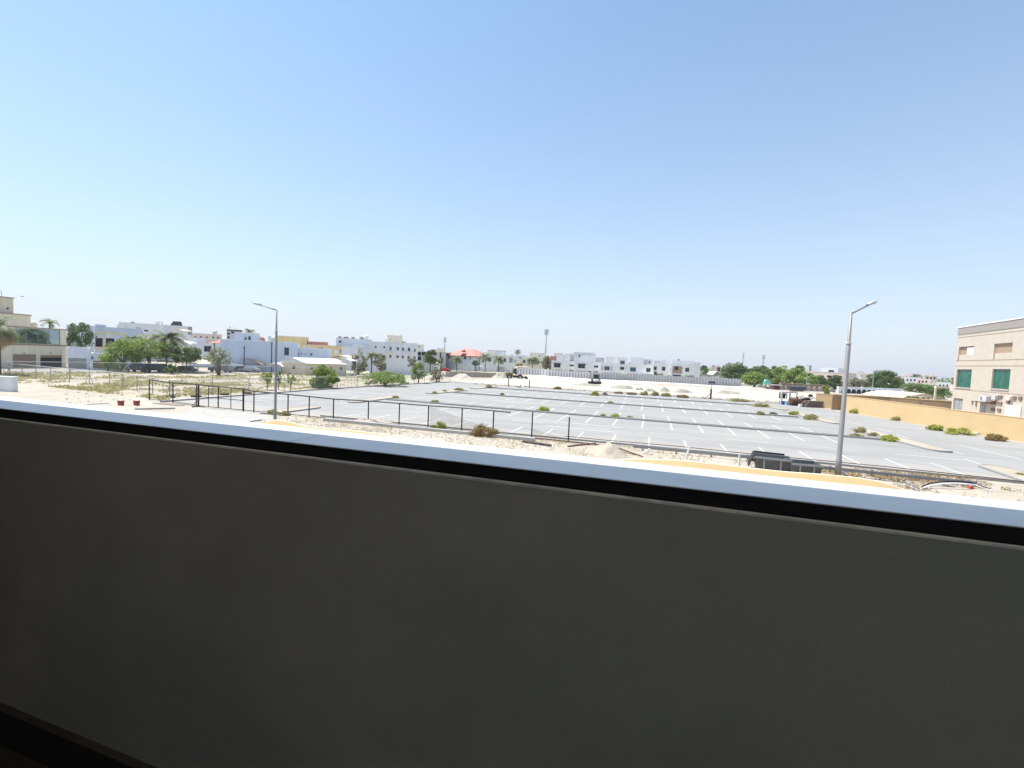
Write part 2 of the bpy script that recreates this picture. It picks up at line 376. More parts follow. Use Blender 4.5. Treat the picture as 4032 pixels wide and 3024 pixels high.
kerb_run([(-28.5,34.35),(-18,34.4),(0,34.3),(10,34.2),(21,33.9)], .16, .14)
kerb_run([(left_edge[i][0]-.1, left_edge[i][1]) for i in range(4)], .2, .16)
kerb_run([(-43.6,95.3), (-39,95.3), (-23,93.7), (-3,93.4), (19,91.9), (26.4,90.3)], .2, .1)

# bright dug-over sand beyond the car park, with height relief ----------------------
def height_sheet(name, x0, y0, x1, y1, nx, ny, hf, mat):
    mb = MB()
    for j in range(ny+1):
        for i in range(nx+1):
            x = x0+(x1-x0)*i/nx; y = y0+(y1-y0)*j/ny; mb.v.append((x, y, hf(x, y)))
    for j in range(ny):
        for i in range(nx): a = j*(nx+1)+i; mb.f.append((a, a+1, a+nx+2, a+nx+1))
    return mb.build(name, mat, None, True)
def hf(x, y):
    e = min(1, max(0, min((x+43)/6, (52-x)/8, (y-96)/4, (138-y)/6)))
    return -.03 + e*(.12 + .75*fbm(x*.11, y*.2, 3)*fbm(x*.05+9, y*.08, 8)*1.6)
height_sheet('excavated_sand', -43, 96, 52, 140, 150, 80, hf, m_psand)['kind'] = 'structure'

def heap(x0, x1, ytop, ybase, mat, label, name='spoil_heap', group=None, asp=.7, seed=1, depthw=None):
    xc = (x0+x1)/2; p = W(xc, ybase); Y = depth_of(p); r = (x1-x0)/2*Y/FOC; h = (ybase-ytop)*Y/FOC
    dw = depthw or r*asp; p = p + np.array([-math.sin(YAW), math.cos(YAW), 0])*dw
    mb = MB(); n = 28
    for j in range(n+1):
        for i in range(n+1):
            a = -1+2*i/n; b = -1+2*j/n; d = math.sqrt(a*a+b*b); th = math.atan2(b, a)
            f = max(0, 1-d/(.85+.3*vnoise(th*1.2+5, seed, seed)))
            mb.v.append((a*r, b*dw, h*.92*(min(1,f*1.25)**2*(3-2*min(1,f*1.25)))*(.35+1.05*fbm(a*2.6+seed, b*2.2, seed)) + .03*vnoise(a*20, b*20, 3) - .06))
    for j in range(n):
        for i in range(n): a = j*(n+1)+i; mb.f.append((a, a+1, a+n+2, a+n+1))
    o = mb.build(name, mat, None, True, loc=(p[0], p[1], 0), rz=+YAW)
    return tag(o, label, 'mound', group)
G_H = 'spoil heaps dug up behind the car park'
heap(2228,2420,1512,1527,m_gsand,'low flat grey green spoil heap beside the small backhoe',group=G_H,seed=2)
heap(2390,2530,1518,1537,m_gsand,'grey green spoil heap just right of the small backhoe',group=G_H,seed=3)
heap(2495,2545,1521,1541,m_gsand,'small rounded spoil heap between two wider grey heaps, left of centre of the row',group=G_H,seed=4)
heap(2530,2600,1523,1546,m_gsand,'pointed grey spoil heap under the grey modern villas',group=G_H,seed=5)
heap(2590,2660,1527,1548,m_gsand,'spoil heap in front of the narrow grey villa',group=G_H,seed=6)
heap(2650,2760,1532,1553,m_gsand,'broad spoil heap left of the rusty pole with two lamps',group=G_H,seed=7)
heap(2820,2960,1538,1560,m_gsand,'wide low spoil heap right of the rusty pole with two lamps',group=G_H,seed=8)
heap(2880,3130,1521,1545,m_psand,'pale heap of dug sand in front of the park trees',group=G_H,seed=9)
heap(1755,1880,1470,1497,m_psand,'pale sand heap below the brown cut bank',group=G_H,seed=10)
heap(1930,2010,1466,1492,m_psand,'pale pointed sand heap just left of the wheel loader',group=G_H,seed=12)
heap(2300,2520,1762,1810,m_sand,'big pale sand heap by the end of the black fence',name='sand_heap',seed=13,depthw=2.0)
heap(1330,1560,1650,1672,m_sand,'stony ridge of rubble along the black fence',name='rubble_ridge',seed=14,depthw=1.0)

# cut bank at left of the dug area
bk = MB()
for i in range(18):
    xa = 1752+i*11.3; a = W(xa, 1484+i*.2); b = W(xa+11.6, 1484.2+i*.2); ha = ZH(a, 1463+i*.35+rng.uniform(-1,1)); hb = ZH(b, 1463.3+i*.35)
    bk.hexa([(a[0],a[1],-.1),(b[0],b[1],-.1),(b[0],b[1]+14,-.1),(a[0],a[1]+14,-.1)],[(a[0],a[1]+.5,ha),(b[0],b[1]+.5,hb),(b[0],b[1]+14,hb),(a[0],a[1]+14,ha)])
bk.build('earth_bank', m_bank)['kind'] = 'structure'

# embankment with white lining slabs under the grey villa fence
FL = [(1895,1468),(2130,1478),(2325,1492),(2500,1499),(2783,1515),(2921,1521)]
def interp(pts, x):
    for a, b in zip(pts[:-1], pts[1:]):
        if x <= b[0]: return a[1]+(b[1]-a[1])*(x-a[0])/(b[0]-a[0])
    return pts[-1][1]
def fz(x): return .4+.6*min(1,max(0,(x-1960)/200))
em = MB(); prev = None
for x in range(1965, 2925, 24):
    t = W(x, interp(FL, x)+1, fz(x)); b = W(x, interp(FL, x)+17+3*math.sin(x*.01), 0); t2 = t+np.array([-1.5,5,0]); t3 = t+np.array([-3.3,11,-1.1])
    cur = (b+np.array([.3,-1,-.15]), t, t2, t3)
    if prev:
        for k in range(3): em.quad(prev[k], cur[k], cur[k+1], prev[k+1])
    prev = cur
emb = em.build('embankment', M('dusty bank soil', (.38,.33,.26), var=.15, scale=.6)); emb['kind'] = 'structure'
m_slab = M('white lining sheet', (.74,.73,.70), var=.05, scale=.8)
x = 2075
while x < 2890:
    wd = 21 + (x*7 % 9); a = .04*wd; lift = np.array([.02,-.08,.06])
    if x > 2740: y0, y1 = .35, .85
    else: y0, y1 = .18, .93
    def pt(xx, f):
        t = W(xx, interp(FL, xx)+1, fz(xx)); b = W(xx-6, interp(FL, xx)+17, 0); return b+(t-b)*f+lift
    sk = rng.uniform(-.05,.05)
    MB().hexa([pt(x+a,y0),pt(x+wd-a,y0+sk),pt(x+wd-a,y1),pt(x+a,y1)],[q+lift for q in (pt(x+a,y0),pt(x+wd-a,y0+sk),pt(x+wd-a,y1),pt(x+a,y1))]).build('lining_slab', m_slab, emb)
    x += wd

# road behind the dug area on the right
MB().poly([tuple(W(x,y)+np.array([0,0,.02])) for x,y in ((2900,1527),(3300,1548),(4100,1590),(4100,1565),(3300,1535),(2900,1518))]).build('road', M('dusty road', (.37,.35,.32), var=.08, scale=.3))['kind'] = 'structure'
MB().poly([tuple(W(x,y)+np.array([0,0,.02])) for x,y in ((-300,1470),(500,1472),(1040,1472),(1400,1487),(1400,1475),(1040,1462),(500,1458),(-300,1452))]).build('street', M('dusty street', (.33,.31,.29), var=.1, scale=.3))['kind'] = 'structure'
# asphalt apron inside the black gate
MB().poly([tuple(W(x,y)+np.array([0,0,.006])) for x,y in ((770,1604),(1120,1622),(1080,1660),(900,1690),(640,1660))]).build('driveway', M('dusty driveway', (.37,.345,.31), var=.15, scale=1.3))['kind'] = 'structure'

# ------------------------------------------------------------------ buildings
def wall_mesh(mb, w, d, h, holes, y=0, rev=.22, par=.0):
    """box w x d x h with openings cut in the y=0 face"""
    xs = sorted({0, w, *[q for hl in holes for q in (hl[0], hl[2])]}); zs = sorted({0, h, *[q for hl in holes for q in (hl[1], hl[3])]})
    for i in range(len(xs)-1):
        for j in range(len(zs)-1):
            cx, cz = (xs[i]+xs[i+1])/2, (zs[j]+zs[j+1])/2
            if any(a < cx < c and b < cz < e for a, b, c, e in holes): continue
            mb.quad((xs[i],0,zs[j]),(xs[i+1],0,zs[j]),(xs[i+1],0,zs[j+1]),(xs[i],0,zs[j+1]))
    for a, b, c, e in holes:
        mb.quad((a,0,b),(a,rev,b),(a,rev,e),(a,0,e)); mb.quad((c,0,b),(c,0,e),(c,rev,e),(c,rev,b))
        mb.quad((a,0,b),(c,0,b),(c,rev,b),(a,rev,b)); mb.quad((a,0,e),(a,rev,e),(c,rev,e),(c,0,e))
    mb.quad((w,0,0),(w,d,0),(w,d,h),(w,0,h)); mb.quad((0,0,0),(0,0,h),(0,d,h),(0,d,0)); mb.quad((0,d,0),(0,d,h),(w,d,h),(w,d,0))
    t = .25                                                    # parapet: rim, inner faces
    mb.quad((0,0,h),(w,0,h),(w-t,t,h),(t,t,h)); mb.quad((w,0,h),(w,d,h),(w-t,d-t,h),(w-t,t,h)); mb.quad((w,d,h),(0,d,h),(t,d-t,h),(w-t,d-t,h)); mb.quad((0,d,h),(0,0,h),(t,t,h),(t,d-t,h))
    g = h-.45
    for a, b in (((t,t),(w-t,t)),((w-t,t),(w-t,d-t)),((w-t,d-t),(t,d-t)),((t,d-t),(t,t))): mb.quad((*a,g),(*a,h),(*b,h),(*b,g))
    return g

HOUSES = []
class House:
    def __init__(s, name, label, xl, dl, xr, dr, ytop, back, wmat, wins=(), coping=None, cat='building', zt=None, ytr=None):
        pl = P(xl, hy(xl), dl)[:2]; pr = P(xr, hy(xr), dr)[:2]
        if abs(dl-dr) < 8:                          # turned square to the view, as most fronts here are
            inner, outer, xo = (pr, pl, xl) if (xl+xr)/2 < 2016 else (pl, pr, xr)
            sg = inner/np.linalg.norm(inner); dd = ray(xo, hy(xo))[:2]; q = dd*(inner@sg)/(dd@sg)
            if outer is pl: pl = q
            else: pr = q
        s.pl, s.pr = pl, pr
        d = pr-pl; s.w = float(np.linalg.norm(d)); s.ex = d/s.w; s.ey = np.array([-s.ex[1], s.ex[0]])
        s.rz = math.atan2(s.ex[1], s.ex[0])
        HOUSES.append(s)
        s.root = thing(name, label, cat, (pl[0], pl[1], 0), s.rz)
        s.h = zt or (ZH(pl, ytop) if ytr is None else (ZH(pl, ytop)+ZH(pr, ytr))/2); s.back = back; s.wm = wmat
        holes, kinds = [], []
        for q in wins:
            r = s.rect(q[:4], 0)
            if r: holes.append(r); kinds.append(q[4])
        mb = MB(); g = wall_mesh(mb, s.w, back, s.h, holes)
        mb.build('wall', wmat, s.root)
        MB().quad((.25,.25,g),(s.w-.25,.25,g),(s.w-.25,back-.25,g),(.25,back-.25,g)).build('roof', m_conc, s.root)
        for hl, k in zip(holes, kinds): s.fill(hl, k, 0)
        if coping: s.band(s.h-.02, s.h+.16, coping, .12)
    def loc(s, x, y, off=0):
        dd = ray(x, y); o = s.pl + s.ey*off
        t = ((o - CAMP[:2]) @ s.ey) / (dd[:2] @ s.ey); p = CAMP + dd*t
        return float((p[:2]-s.pl) @ s.ex), float(p[2])
    def rect(s, q, off, clip=True):
        x0, y0, x1, y1 = q; xm, ym = (x0+x1)/2, (y0+y1)/2
        a = s.loc(x0, ym, off)[0]; c = s.loc(x1, ym, off)[0]; b = s.loc(xm, y1, off)[1]; e = s.loc(xm, y0, off)[1]
        if clip: a = max(a, .1); c = min(c, s.w-.1); b = max(b, .05); e = min(e, s.h-.1)
        if not clip: return (a, b, c, max(e, b+.05))
        return (a, b, c, e) if (c-a > .15 and e-b > .15) else None
    def fill(s, hl, kind, off):
        a, b, c, e = hl; y = off+.14
        if kind == 'open':
            MB().box(a, off+.24, b, c, off+.30, e).build('opening', m_dark, s.root); return
        if kind == 'blank':
            MB().box(a, off+.20, b, c, off+.26, e).build('recess_panel', m_stoneshade, s.root); return
        if kind in ('shutter', 'bshutter', 'wshutter'):
            mat = {'shutter': m_shutter, 'bshutter': m_bshutter, 'wshutter': m_wframe}[kind]; n = 12; mb = MB()
            for i in range(n): z0 = b+(e-b)*i/n; z1 = b+(e-b)*(i+1)/n; mb.hexa([(a,y,z0),(c,y,z0),(c,y+.08,z0),(a,y+.08,z0)],[(a,y+.04,z1),(c,y+.04,z1),(c,y+.08,z1),(a,y+.08,z1)])
            mb.build('roller_shutter', mat, s.root); return
        if kind == 'door':
            mb = MB(); mb.box(a+.06,y,b,(a+c)/2-.03,y+.05,e-.06); mb.box((a+c)/2+.03,y,b,c-.06,y+.05,e-.06)
            d = MB().box(a,y-.02,b,a+.06,y+.1,e).box(c-.06,y-.02,b,c,y+.1,e).box(a+.06,y-.02,e-.06,c-.06,y+.1,e).build('door', m_frame, s.root)
            mb.build('door_leaf', m_shutter, d); return
        fr = .07; mul = 1 if kind != 'wide4' else 3
        fm = m_wframe if kind in ('wwin',) else m_frame
        mb = MB().box(a,y,b,a+fr,y+.08,e).box(c-fr,y,b,c,y+.08,e).box(a+fr,y,b,c-fr,y+.08,b+fr).box(a+fr,y,e-fr,c-fr,y+.08,e)
        gm = {'blue': m_bglass, 'green': m_gglass, 'wide4': m_mirror}.get(kind, m_glass)
        f = mb.build('window', fm, s.root); n = mul+1
        for i in range(n):
            xa = a+fr+(c-a-2*fr)*i/n; xb = a+fr+(c-a-2*fr)*(i+1)/n
            MB().box(xa+.025, y+.03, b+fr, xb-.025, y+.045, e-fr).build('pane', gm, f)
        for i in range(1, n): xm = a+fr+(c-a-2*fr)*i/n; MB().box(xm-.025, y+.01, b+fr, xm+.025, y+.06, e-fr).build('mullion', fm, f)
        if kind != 'wide4': MB().box(a-.08, off-.09, b-.09, c+.08, off+.02, b-.003).build('sill', s.wm, f)
    def band(s, z0, z1, mat, out=.06, name='cornice', side=True):
        o = out; w, d = s.w, s.back
        mb = MB().box(-o,-o,z0,w+o,-.003,z1)
        if side: mb.box(-o,.0,z0,-.003,d,z1).box(w+.003,.0,z0,w+o,d,z1)
        return mb.build(name, mat, s.root)
    def upper(s, x0, x1, ytop, setback, back, mat, wins=(), coping=None, name='upper_storey', z0=None):
        a, _ = s.loc(x0, ytop, setback); c, _ = s.loc(x1, ytop, setback); _, zt = s.loc((x0+x1)/2, ytop, setback)
        zb = (s.h-.4) if z0 is None else z0; hh = zt-zb
        if hh < .3 or c-a < .3: return None
        holes, kinds = [], []
        for q in wins:
            r = s.rect(q[:4], setback, False); r = (max(r[0]-a,.1), max(r[1]-zb,.1), min(r[2]-a,c-a-.1), min(r[3]-zb,hh-.1))
            if r[2]-r[0] > .15 and r[3]-r[1] > .15: holes.append(r); kinds.append(q[4])
        mb = MB(); g = wall_mesh(mb, c-a, back, hh, holes); o = mb.build(name, mat, s.root, loc=(a, setback, zb))
        MB().quad((.25,.25,g),(c-a-.25,.25,g),(c-a-.25,back-.25,g),(.25,back-.25,g)).build('roof_deck', m_conc, o)
        for hl, k in zip(holes, kinds): s.fill((hl[0]+a, hl[1]+zb, hl[2]+a, hl[3]+zb), k, setback)
        if coping: MB().box(-.15,-.15,hh-.02,c-a+.15,back+.15,hh+.16).build('cornice', coping, o)
        return o
    def box(s, name, x0, y0, x1, y1, off, dep, mat):           # piece at photo rectangle, off behind (or before) the facade
        r = s.rect((x0,y0,x1,y1), off, False)
        return MB().box(r[0], off, r[1], r[2], off+dep, r[3]).build(name, mat, s.root)
    def tank(s, x, y, wpx, mat=None, off=3):
        a, z = s.loc(x, y, off); Y = depth_of(np.array([*s.pl,0])); r = wpx/2*Y/FOC
        o = MB().ell((a, off, max(z, s.h-.1)+r*.6), (r, r, r*.65)).build('water_tank', mat or m_wframe, s.root, True)
        MB().box(a-r*.7, off-r*.5, s.h-.4, a+r*.7, off+r*.5, max(z, s.h)+.05).build('tank_stand', m_conc, s.root)
        return o

# far left: beige villa with garages
h = House('villa', 'beige villa with long reflective upper window above two garages', -150, 82, 261, 97, 1275, 12, m_beige,
    [(57,1281,237,1354,'wide4'), (51,1395,143,1449,'bshutter'), (159,1399,244,1449,'open')], coping=m_trim, ytr=None, zt=None)
h.h
h.band(h.loc(150,1358)[1]-.15, h.loc(150,1358)[1]+.12, m_trim, .08, 'string_course')
h.box('garage_fascia', 159,1400,244,1408,.1,.1,m_bshutter)
for xx in (97, 201): h.box('wall_lamp', xx-3,1389,xx+3,1393,-.15,.14,m_frame)
h.upper(-150,120,1232,4,8,m_beige,coping=m_trim)
o = h.upper(-80,52,1168,7,5,m_beige,[(26,1211,36,1218,'open')],coping=m_trim,name='roof_tower',z0=h.h+2.0)
a, z = h.loc(6,1162,8)
MB().tube([(a-.5,9,z-.5),(a-.5,9,z+.8),(a,9,z+1.2),(a+.5,9,z+.8),(a+.5,9,z-.5)],.05).build('roof_rail', m_frame, h.root)
a, z = h.loc(130,1262,5); MB().ell((a+.1,5,z-1.0),(.6,.6,.9),12,8).build('roof_dome', m_beige, h.root, True)

h = House('garage_block', 'low white garage block with a grey roller shutter beside the beige villa', 265, 93, 354, 93.5, 1367, 7, M('cool white render',(.68,.71,.78),var=.05), [(270,1410,341,1453,'shutter')])
h = House('annex', 'low white annex with a small blue window and pinkish gate', 356, 95, 470, 95, 1390, 8, M('cool white render',(.68,.71,.78)), [(356,1403,368,1415,'blue'),(366,1421,418,1451,'bshutter')])
h = House('house', 'pale teal house with two dark upper openings behind the round dark tree', 262, 121, 372, 121, 1277, 10, m_teal)
h = House('house', 'grey blue villa with beige bands and two tall dark balconies', 373, 116, 560, 116, 1285, 12, m_blue, [(375,1330,404,1366,'open'),(417,1332,450,1367,'open')])
h.box('balcony_surround', 374,1306,500,1318,-.06,.05,m_beige); h.box('balcony_surround', 374,1367,500,1378,-.06,.05,m_beige)
h.box('balcony_surround', 405,1318,416,1367,-.06,.05,m_beige)
for xa in (375, 418): h.box('lattice_screen', xa,1319,xa+30,1331,-.04,.03,m_lgrey)
h.upper(373,416,1278,0.3,3,m_blue,name='parapet_step')
h = House('apartment_block', 'large pale grey building with dark rooftop shelter behind the palms', 468, 165, 757, 158, 1268, 18, m_lgrey,
    [(568,1299,584,1305,'open'),(555,1309,562,1318,'win'),(740,1288,756,1318,'shutter')])
o = MB(); a,z=h.loc(667,1280,4); b,_=h.loc(720,1280,4); z2=h.loc(690,1265,4)[1]
o.hexa([(a,4,z-.6),(b,4,z-.6),(b,7,z-.6),(a,7,z-.6)],[(a+1,4.6,z2),(b-.4,4.6,z2),(b-.4,6.4,z2),(a+1,6.4,z2)]).build('roof_shelter', m_solar, h.root)
for xx in (616,625,637): 
    a,z=h.loc(xx,1272,4); MB().tube([(a,4,h.h-.5),(a,4,z+.5)],.25,8).build('roof_vent', m_lgrey, h.root)
h = House('house', 'peach house with a row of five small windows and a rooftop tank', 757, 150, 873, 148, 1313, 10, m_peach,
    [(766,1323,771,1329,'open'),(788,1324,794,1330,'open'),(812,1325,818,1331,'open'),(836,1326,843,1332,'open'),(855,1327,862,1333,'open')], coping=m_cream)
h.tank(846,1312,20)
h = House('house', 'white villa with one dark square window behind the grey leafless tree', 742, 128, 882, 127, 1350, 10, m_lgrey, [(803,1362,832,1385,'win')])
h.upper(744,808,1331,3,6,m_lgrey,name='upper_storey')
a,z=h.loc(809,1350,.5); b,_=h.loc(874,1350,.5); z2=h.loc(860,1336,3)[1]
MB().hexa([(a,.3,z-.1),(b,.3,z+.2),(b,3,z+.2),(a,3,z-.1)],[(a+.5,.8,z),(b,2,z2),(b,2.6,z2),(a+.5,1.6,z)]).build('tiled_roof', m_red, h.root)
h = House('house', 'grey house with a dark flat roof shelter and rooftop aerial', 892, 145, 955, 144, 1302, 8, m_grey, [(895,1310,905,1318,'open'),(895,1324,904,1334,'open'),(910,1306,950,1313,'open')])
h.upper(892,954,1298,-.4,9,m_solar,name='roof_slab',z0=h.h+.1)
a,z=h.loc(904,1281,2); MB().tube([(a,2,h.h),(a,2,z)],.05).tube([(a,2,z-.6),(a+2.4,2,z-.9)],.03).build('aerial', m_frame, h.root)
h = House('house', 'small red domed house beyond the long blue wall', 1013, 150, 1036, 150, 1338, 6, m_peach)
a,z=h.loc(1024,1338,2); MB().ell((a,3,h.h),(1.5,1.5,1.3),12,8).build('dome', m_red, h.root, True)
h = House('house', 'long windowless blue grey house with a white upper room', 868, 119, 1172, 117, 1337, 14, m_blue, [(1119,1368,1138,1399,'win')], coping=m_white)
h.upper(925,1013,1312,2,8,m_blue,[(977,1324,988,1339,'win'),(963,1327,971,1339,'win')],coping=m_white)
h.tank(1077,1338,22)
h.upper(1056,1090,1325,8,4,m_grey)
h = House('house', 'blue grey house with a row of small windows behind the cream cabin', 1172, 122, 1305, 121, 1371, 10, m_blue,
    [(1169,1389,1178,1400,'win'),(1184,1391,1189,1395,'open'),(1200,1392,1205,1396,'open'),(1221,1391,1230,1400,'win')], coping=m_white)
h.upper(1150,1175,1352,1,6,m_white)
h = House('villa', 'yellow villa with arched windows and a wide flat overhanging roof', 1162, 150, 1348, 146, 1356, 14, m_yellow, [(1296,1380,1303,1400,'open'),(1321,1383,1329,1396,'open'),(1339,1376,1342,1389,'open')], coping=m_yellow)
h.upper(1090,1208,1326,3,9,m_yellow,coping=m_cream)
h.upper(1216,1290,1346,4,8,m_red)
h.box('white_panel',1293,1374,1306,1399,-.08,.07,m_white); h.box('white_panel',1317,1377,1332,1397,-.08,.07,m_white)
h = House('apartment_block', 'pale grey apartment house with rooftop dishes beside the yellow villa', 1322, 152, 1462, 149, 1330, 14, M('grey blue render',(.62,.66,.71),var=.06),
    [(1333,1341,1345,1350,'win'),(1363,1379,1369,1386,'open'),(1390,1377,1402,1390,'win'),(1339,1375,1343,1389,'open')])
h.upper(1347,1410,1364,-1.5,1.6,m_lgrey,name='bay',z0=0); h.box('balcony', 1388,1355,1440,1368,-1.2,1.1,m_lgrey)
for xx in (1338,1365,1390,1426): 
    a,z=h.loc(xx,1329,3); MB().box(a-.5,3,h.h-.3,a+.5,4,h.h+.6).build('rooftop_unit', m_frame, h.root)
a,z=h.loc(1442,1332,3); MB().ell((a,3,h.h+.7),(.8,.3,.7)).build('satellite_dish', m_white, h.root, True)
big = House('apartment_block', 'large three storey cream grey apartment block with a battlemented roof room', 1456, 138, 1642, 131, 1343, 16, m_lgrey,
    [(1476,1363,1483,1370,'open'),(1509,1364,1516,1371,'open'),(1534,1365,1542,1378,'win'),(1562,1367,1571,1379,'win'),(1583,1369,1591,1381,'win'),(1606,1369,1615,1383,'win'),(1630,1374,1637,1385,'win'),
     (1533,1397,1541,1409,'win'),(1561,1399,1570,1410,'win'),(1582,1400,1590,1411,'win'),(1604,1402,1613,1413,'win'),(1628,1403,1636,1413,'win'),(1478,1396,1486,1408,'win'),(1508,1397,1516,1409,'win')], ytr=1353)
t_ = big.upper(1526,1583,1321,3,6,m_cream,[(1535,1335,1539,1339,'open')],name='roof_room')
for xx in (1528,1546,1580): big.box('battlement',xx-3,1317,xx+3,1323,3.3,1,m_cream)
big.box('balcony', 1516,1382,1556,1386,-.8,.75,m_lgrey); big.box('balcony', 1590,1384,1625,1388,-.8,.75,m_lgrey)
h = House('house', 'small cream building behind the right end of the large apartment block', 1642, 160, 1668, 159, 1356, 10, m_cream, [(1645,1364,1655,1367,'open')])
h = House('house', 'unfinished grey concrete house with dark open floors behind the trees', 1643, 150, 1700, 149, 1382, 10, m_grey, [(1645,1386,1658,1400,'open'),(1661,1386,1676,1400,'open'),(1645,1403,1658,1418,'open'),(1679,1387,1696,1400,'open')])
h = House('house', 'beige flat roofed house just left of the red roofed villa', 1695, 190, 1756, 188, 1384, 10, m_conc, [(1732,1388,1738,1410,'open')], coping=m_cream); h.upper(1720,1752,1372,2,7,m_cream)

# red hip-roofed villa
h = House('villa', 'pale blue villa with a large salmon red hipped roof', 1754, 198, 1868, 190, 1398, 14, m_teal,
    [(1764,1398,1771,1412,'win'),(1826,1400,1835,1415,'win'),(1849,1401,1853,1417,'win'),(1868,1402,1872,1418,'win')])
o=1.0; H_=h.h; zr=h.loc(1815,1372,6)[1]; w_=h.w
MB().box(-o,-o,H_-.25,w_+o,14+o,H_-.02).build('eaves', m_reddark, h.root)
rf = MB(); A=[(-o,-o,H_),(w_+o,-o,H_),(w_+o,14+o,H_),(-o,14+o,H_)]; B=[(5,7,zr),(w_-6,7,zr)]
rf.quad(A[0],A[1],B[1],B[0]); rf.poly([A[1],A[2],B[1]]); rf.quad(A[2],A[3],B[0],B[1]); rf.poly([A[3],A[0],B[0]])
roof = rf.build('roof', m_red, h.root)
for px_ in (1768,1830):
    a=h.loc(px_,1395)[0]; MB().poly([(a-1.6,-1.2,H_-.2),(a+1.6,-1.2,H_-.2),(a,-1.2,H_+1.1)]).poly([(a-1.6,-1.2,H_-.2),(a,-1.2,H_+1.1),(a,3,H_+1.1),(a-1.6,.4,H_-.2)]).poly([(a+1.6,-1.2,H_-.2),(a+1.6,.4,H_-.2),(a,3,H_+1.1),(a,-1.2,H_+1.1)]).build('gable', m_reddark, roof)
a=h.loc(1809,1378)[0]; MB().poly([(a-1.6,3,H_+1.7),(a+1.6,3,H_+1.7),(a,3.3,H_+2.7)]).build('dormer', m_reddark, roof)
h = House('house', 'smaller house with a red hipped roof to the right of the large red roofed villa', 1872, 215, 1916, 214, 1403, 10, m_peach)
H_=h.h; w_=h.w; zr=h.loc(1895,1383,5)[1]
MB().quad((-.6,-.6,H_),(w_+.6,-.6,H_),(w_-2.5,5,zr),(2.5,5,zr)).poly([(-.6,-.6,H_),(2.5,5,zr),(-.6,10.6,H_)]).poly([(w_+.6,-.6,H_),(w_+.6,10.6,H_),(w_-2.5,5,zr)]).quad((-.6,10.6,H_),(2.5,5,zr),(w_-2.5,5,zr),(w_+.6,10.6,H_)).build('roof', m_red, h.root)
h = House('villa', 'pale green grey villa with arched windows behind two palms', 1892, 192, 2042, 186, 1396, 14, M('pale green render',(.68,.71,.68),var=.06),
    [(1925,1408,1934,1423,'win'),(1983,1411,1993,1426,'win'),(2005,1408,2018,1428,'shutter'),(2022,1416,2025,1426,'win'),(2029,1417,2032,1427,'win'),(1985,1450,1996,1462,'open')], coping=m_white)
h.upper(1921,1990,1382,3,8,m_white,coping=m_trim); h.upper(1905,1950,1388,1,5,m_cream)
h = House('villa', 'cream villa with blue windows below the tall telecom mast', 2050, 180, 2165, 176, 1408, 12, m_cream, [(2059,1417,2069,1429,'blue'),(2098,1420,2104,1430,'win'),(2118,1421,2124,1432,'win'),(2128,1421,2133,1431,'blue'),(2080,1420,2086,1430,'win')])
h.upper(2086,2150,1391,3,8,m_cream,[(2122,1399,2127,1404,'open')],coping=m_white); h.upper(2055,2085,1399,6,4,m_lgrey)
h = House('house', 'salmon roofed house peeping over the first grey modern villa', 2165, 230, 2200, 229, 1402, 8, m_red); h.upper(2182,2218,1391,3,6,m_peach)

# modern grey villas in a row
def dv(x): return 196 - (x-2172)*30/590
m_villa = M('villa grey render', (.79,.79,.785), var=.05, scale=.3)
VG = 'modern grey villas behind the panel fence'
def villa(label, x0, x1, yt, wins, uppers, ytr=None):
    h = House('modern_villa', label, x0, dv(x0), x1, dv(x1), yt, 13, m_villa, wins, ytr=ytr); h.root['group'] = VG
    for u in uppers: h.upper(*u)
    return h
v = villa('first grey villa from the left of the modern row, with black framed bay window', 2172, 2262, 1419,
  [(2181,1432,2207,1447,'win'),(2243,1435,2260,1443,'win'),(2221,1457,2233,1465,'open'),(2241,1457,2259,1466,'open'),(2174,1455,2214,1462,'shutter')],
  [(2194,2246,1396,2,7,m_villa),(2226,2262,1393,7,5,m_grey)], 1422)
v.box('window_surround',2180,1430,2209,1432.5,-.4,.38,m_black); v.box('balcony',2241,1446,2261,1451,-.8,.78,m_villa)
v = villa('second grey villa of the modern row, with black framed bay and darker grey roof block', 2263, 2367, 1422,
  [(2276,1435,2304,1450,'win'),(2339,1439,2356,1448,'win'),(2315,1461,2328,1469,'open'),(2338,1462,2355,1469,'open'),(2268,1460,2308,1466,'shutter')],
  [(2286,2348,1400,2,7,m_villa),(2260,2340,1388,8,6,m_grey,[(2278,1398,2287,1405,'open')]),(2349,2380,1408,8,5,m_grey)], 1426)
v.box('window_surround',2275,1433,2306,1435.5,-.4,.38,m_black); v.box('balcony',2338,1450,2357,1455,-.8,.78,m_villa)
v = villa('third villa of the modern row, with wide blue window and tall stair tower', 2368, 2467, 1428,
  [(2379,1442,2401,1458,'blue'),(2369.5,1442,2373,1457,'blue'),(2407,1444,2410,1459,'blue'),(2416,1468,2430,1473,'open'),(2372,1467,2409,1472,'shutter')],
  [(2386,2432,1404,2,7,m_villa),(2432,2471,1407,-.3,9,m_villa,[(2442,1420,2460,1436,'blue')],None,'stair_tower')], 1432)
a=v.rect((2441,1445,2458,1456),-.3,False); 
v.box('balcony',2441,1457,2459,1461,-1.0,.6,m_villa); v.box('tower_window',2442,1445,2458,1456,-.36,.05,m_glass)
v = villa('fourth villa of the modern row, with square blue window and flat white roof block', 2468, 2572, 1431,
  [(2481,1446,2504,1463,'blue'),(2544,1449,2562,1465,'win'),(2521,1473,2532,1479,'open'),(2472,1471,2512,1476,'shutter'),(2541,1474,2562,1480,'open')],
  [(2484,2537,1408,2,7,m_villa),(2538,2569,1416,3,6,m_grey,[(2555,1423,2560,1430,'open')])], 1437)
v.box('white_canopy',2528,1469,2572,1474,-1.6,1.5,m_white)
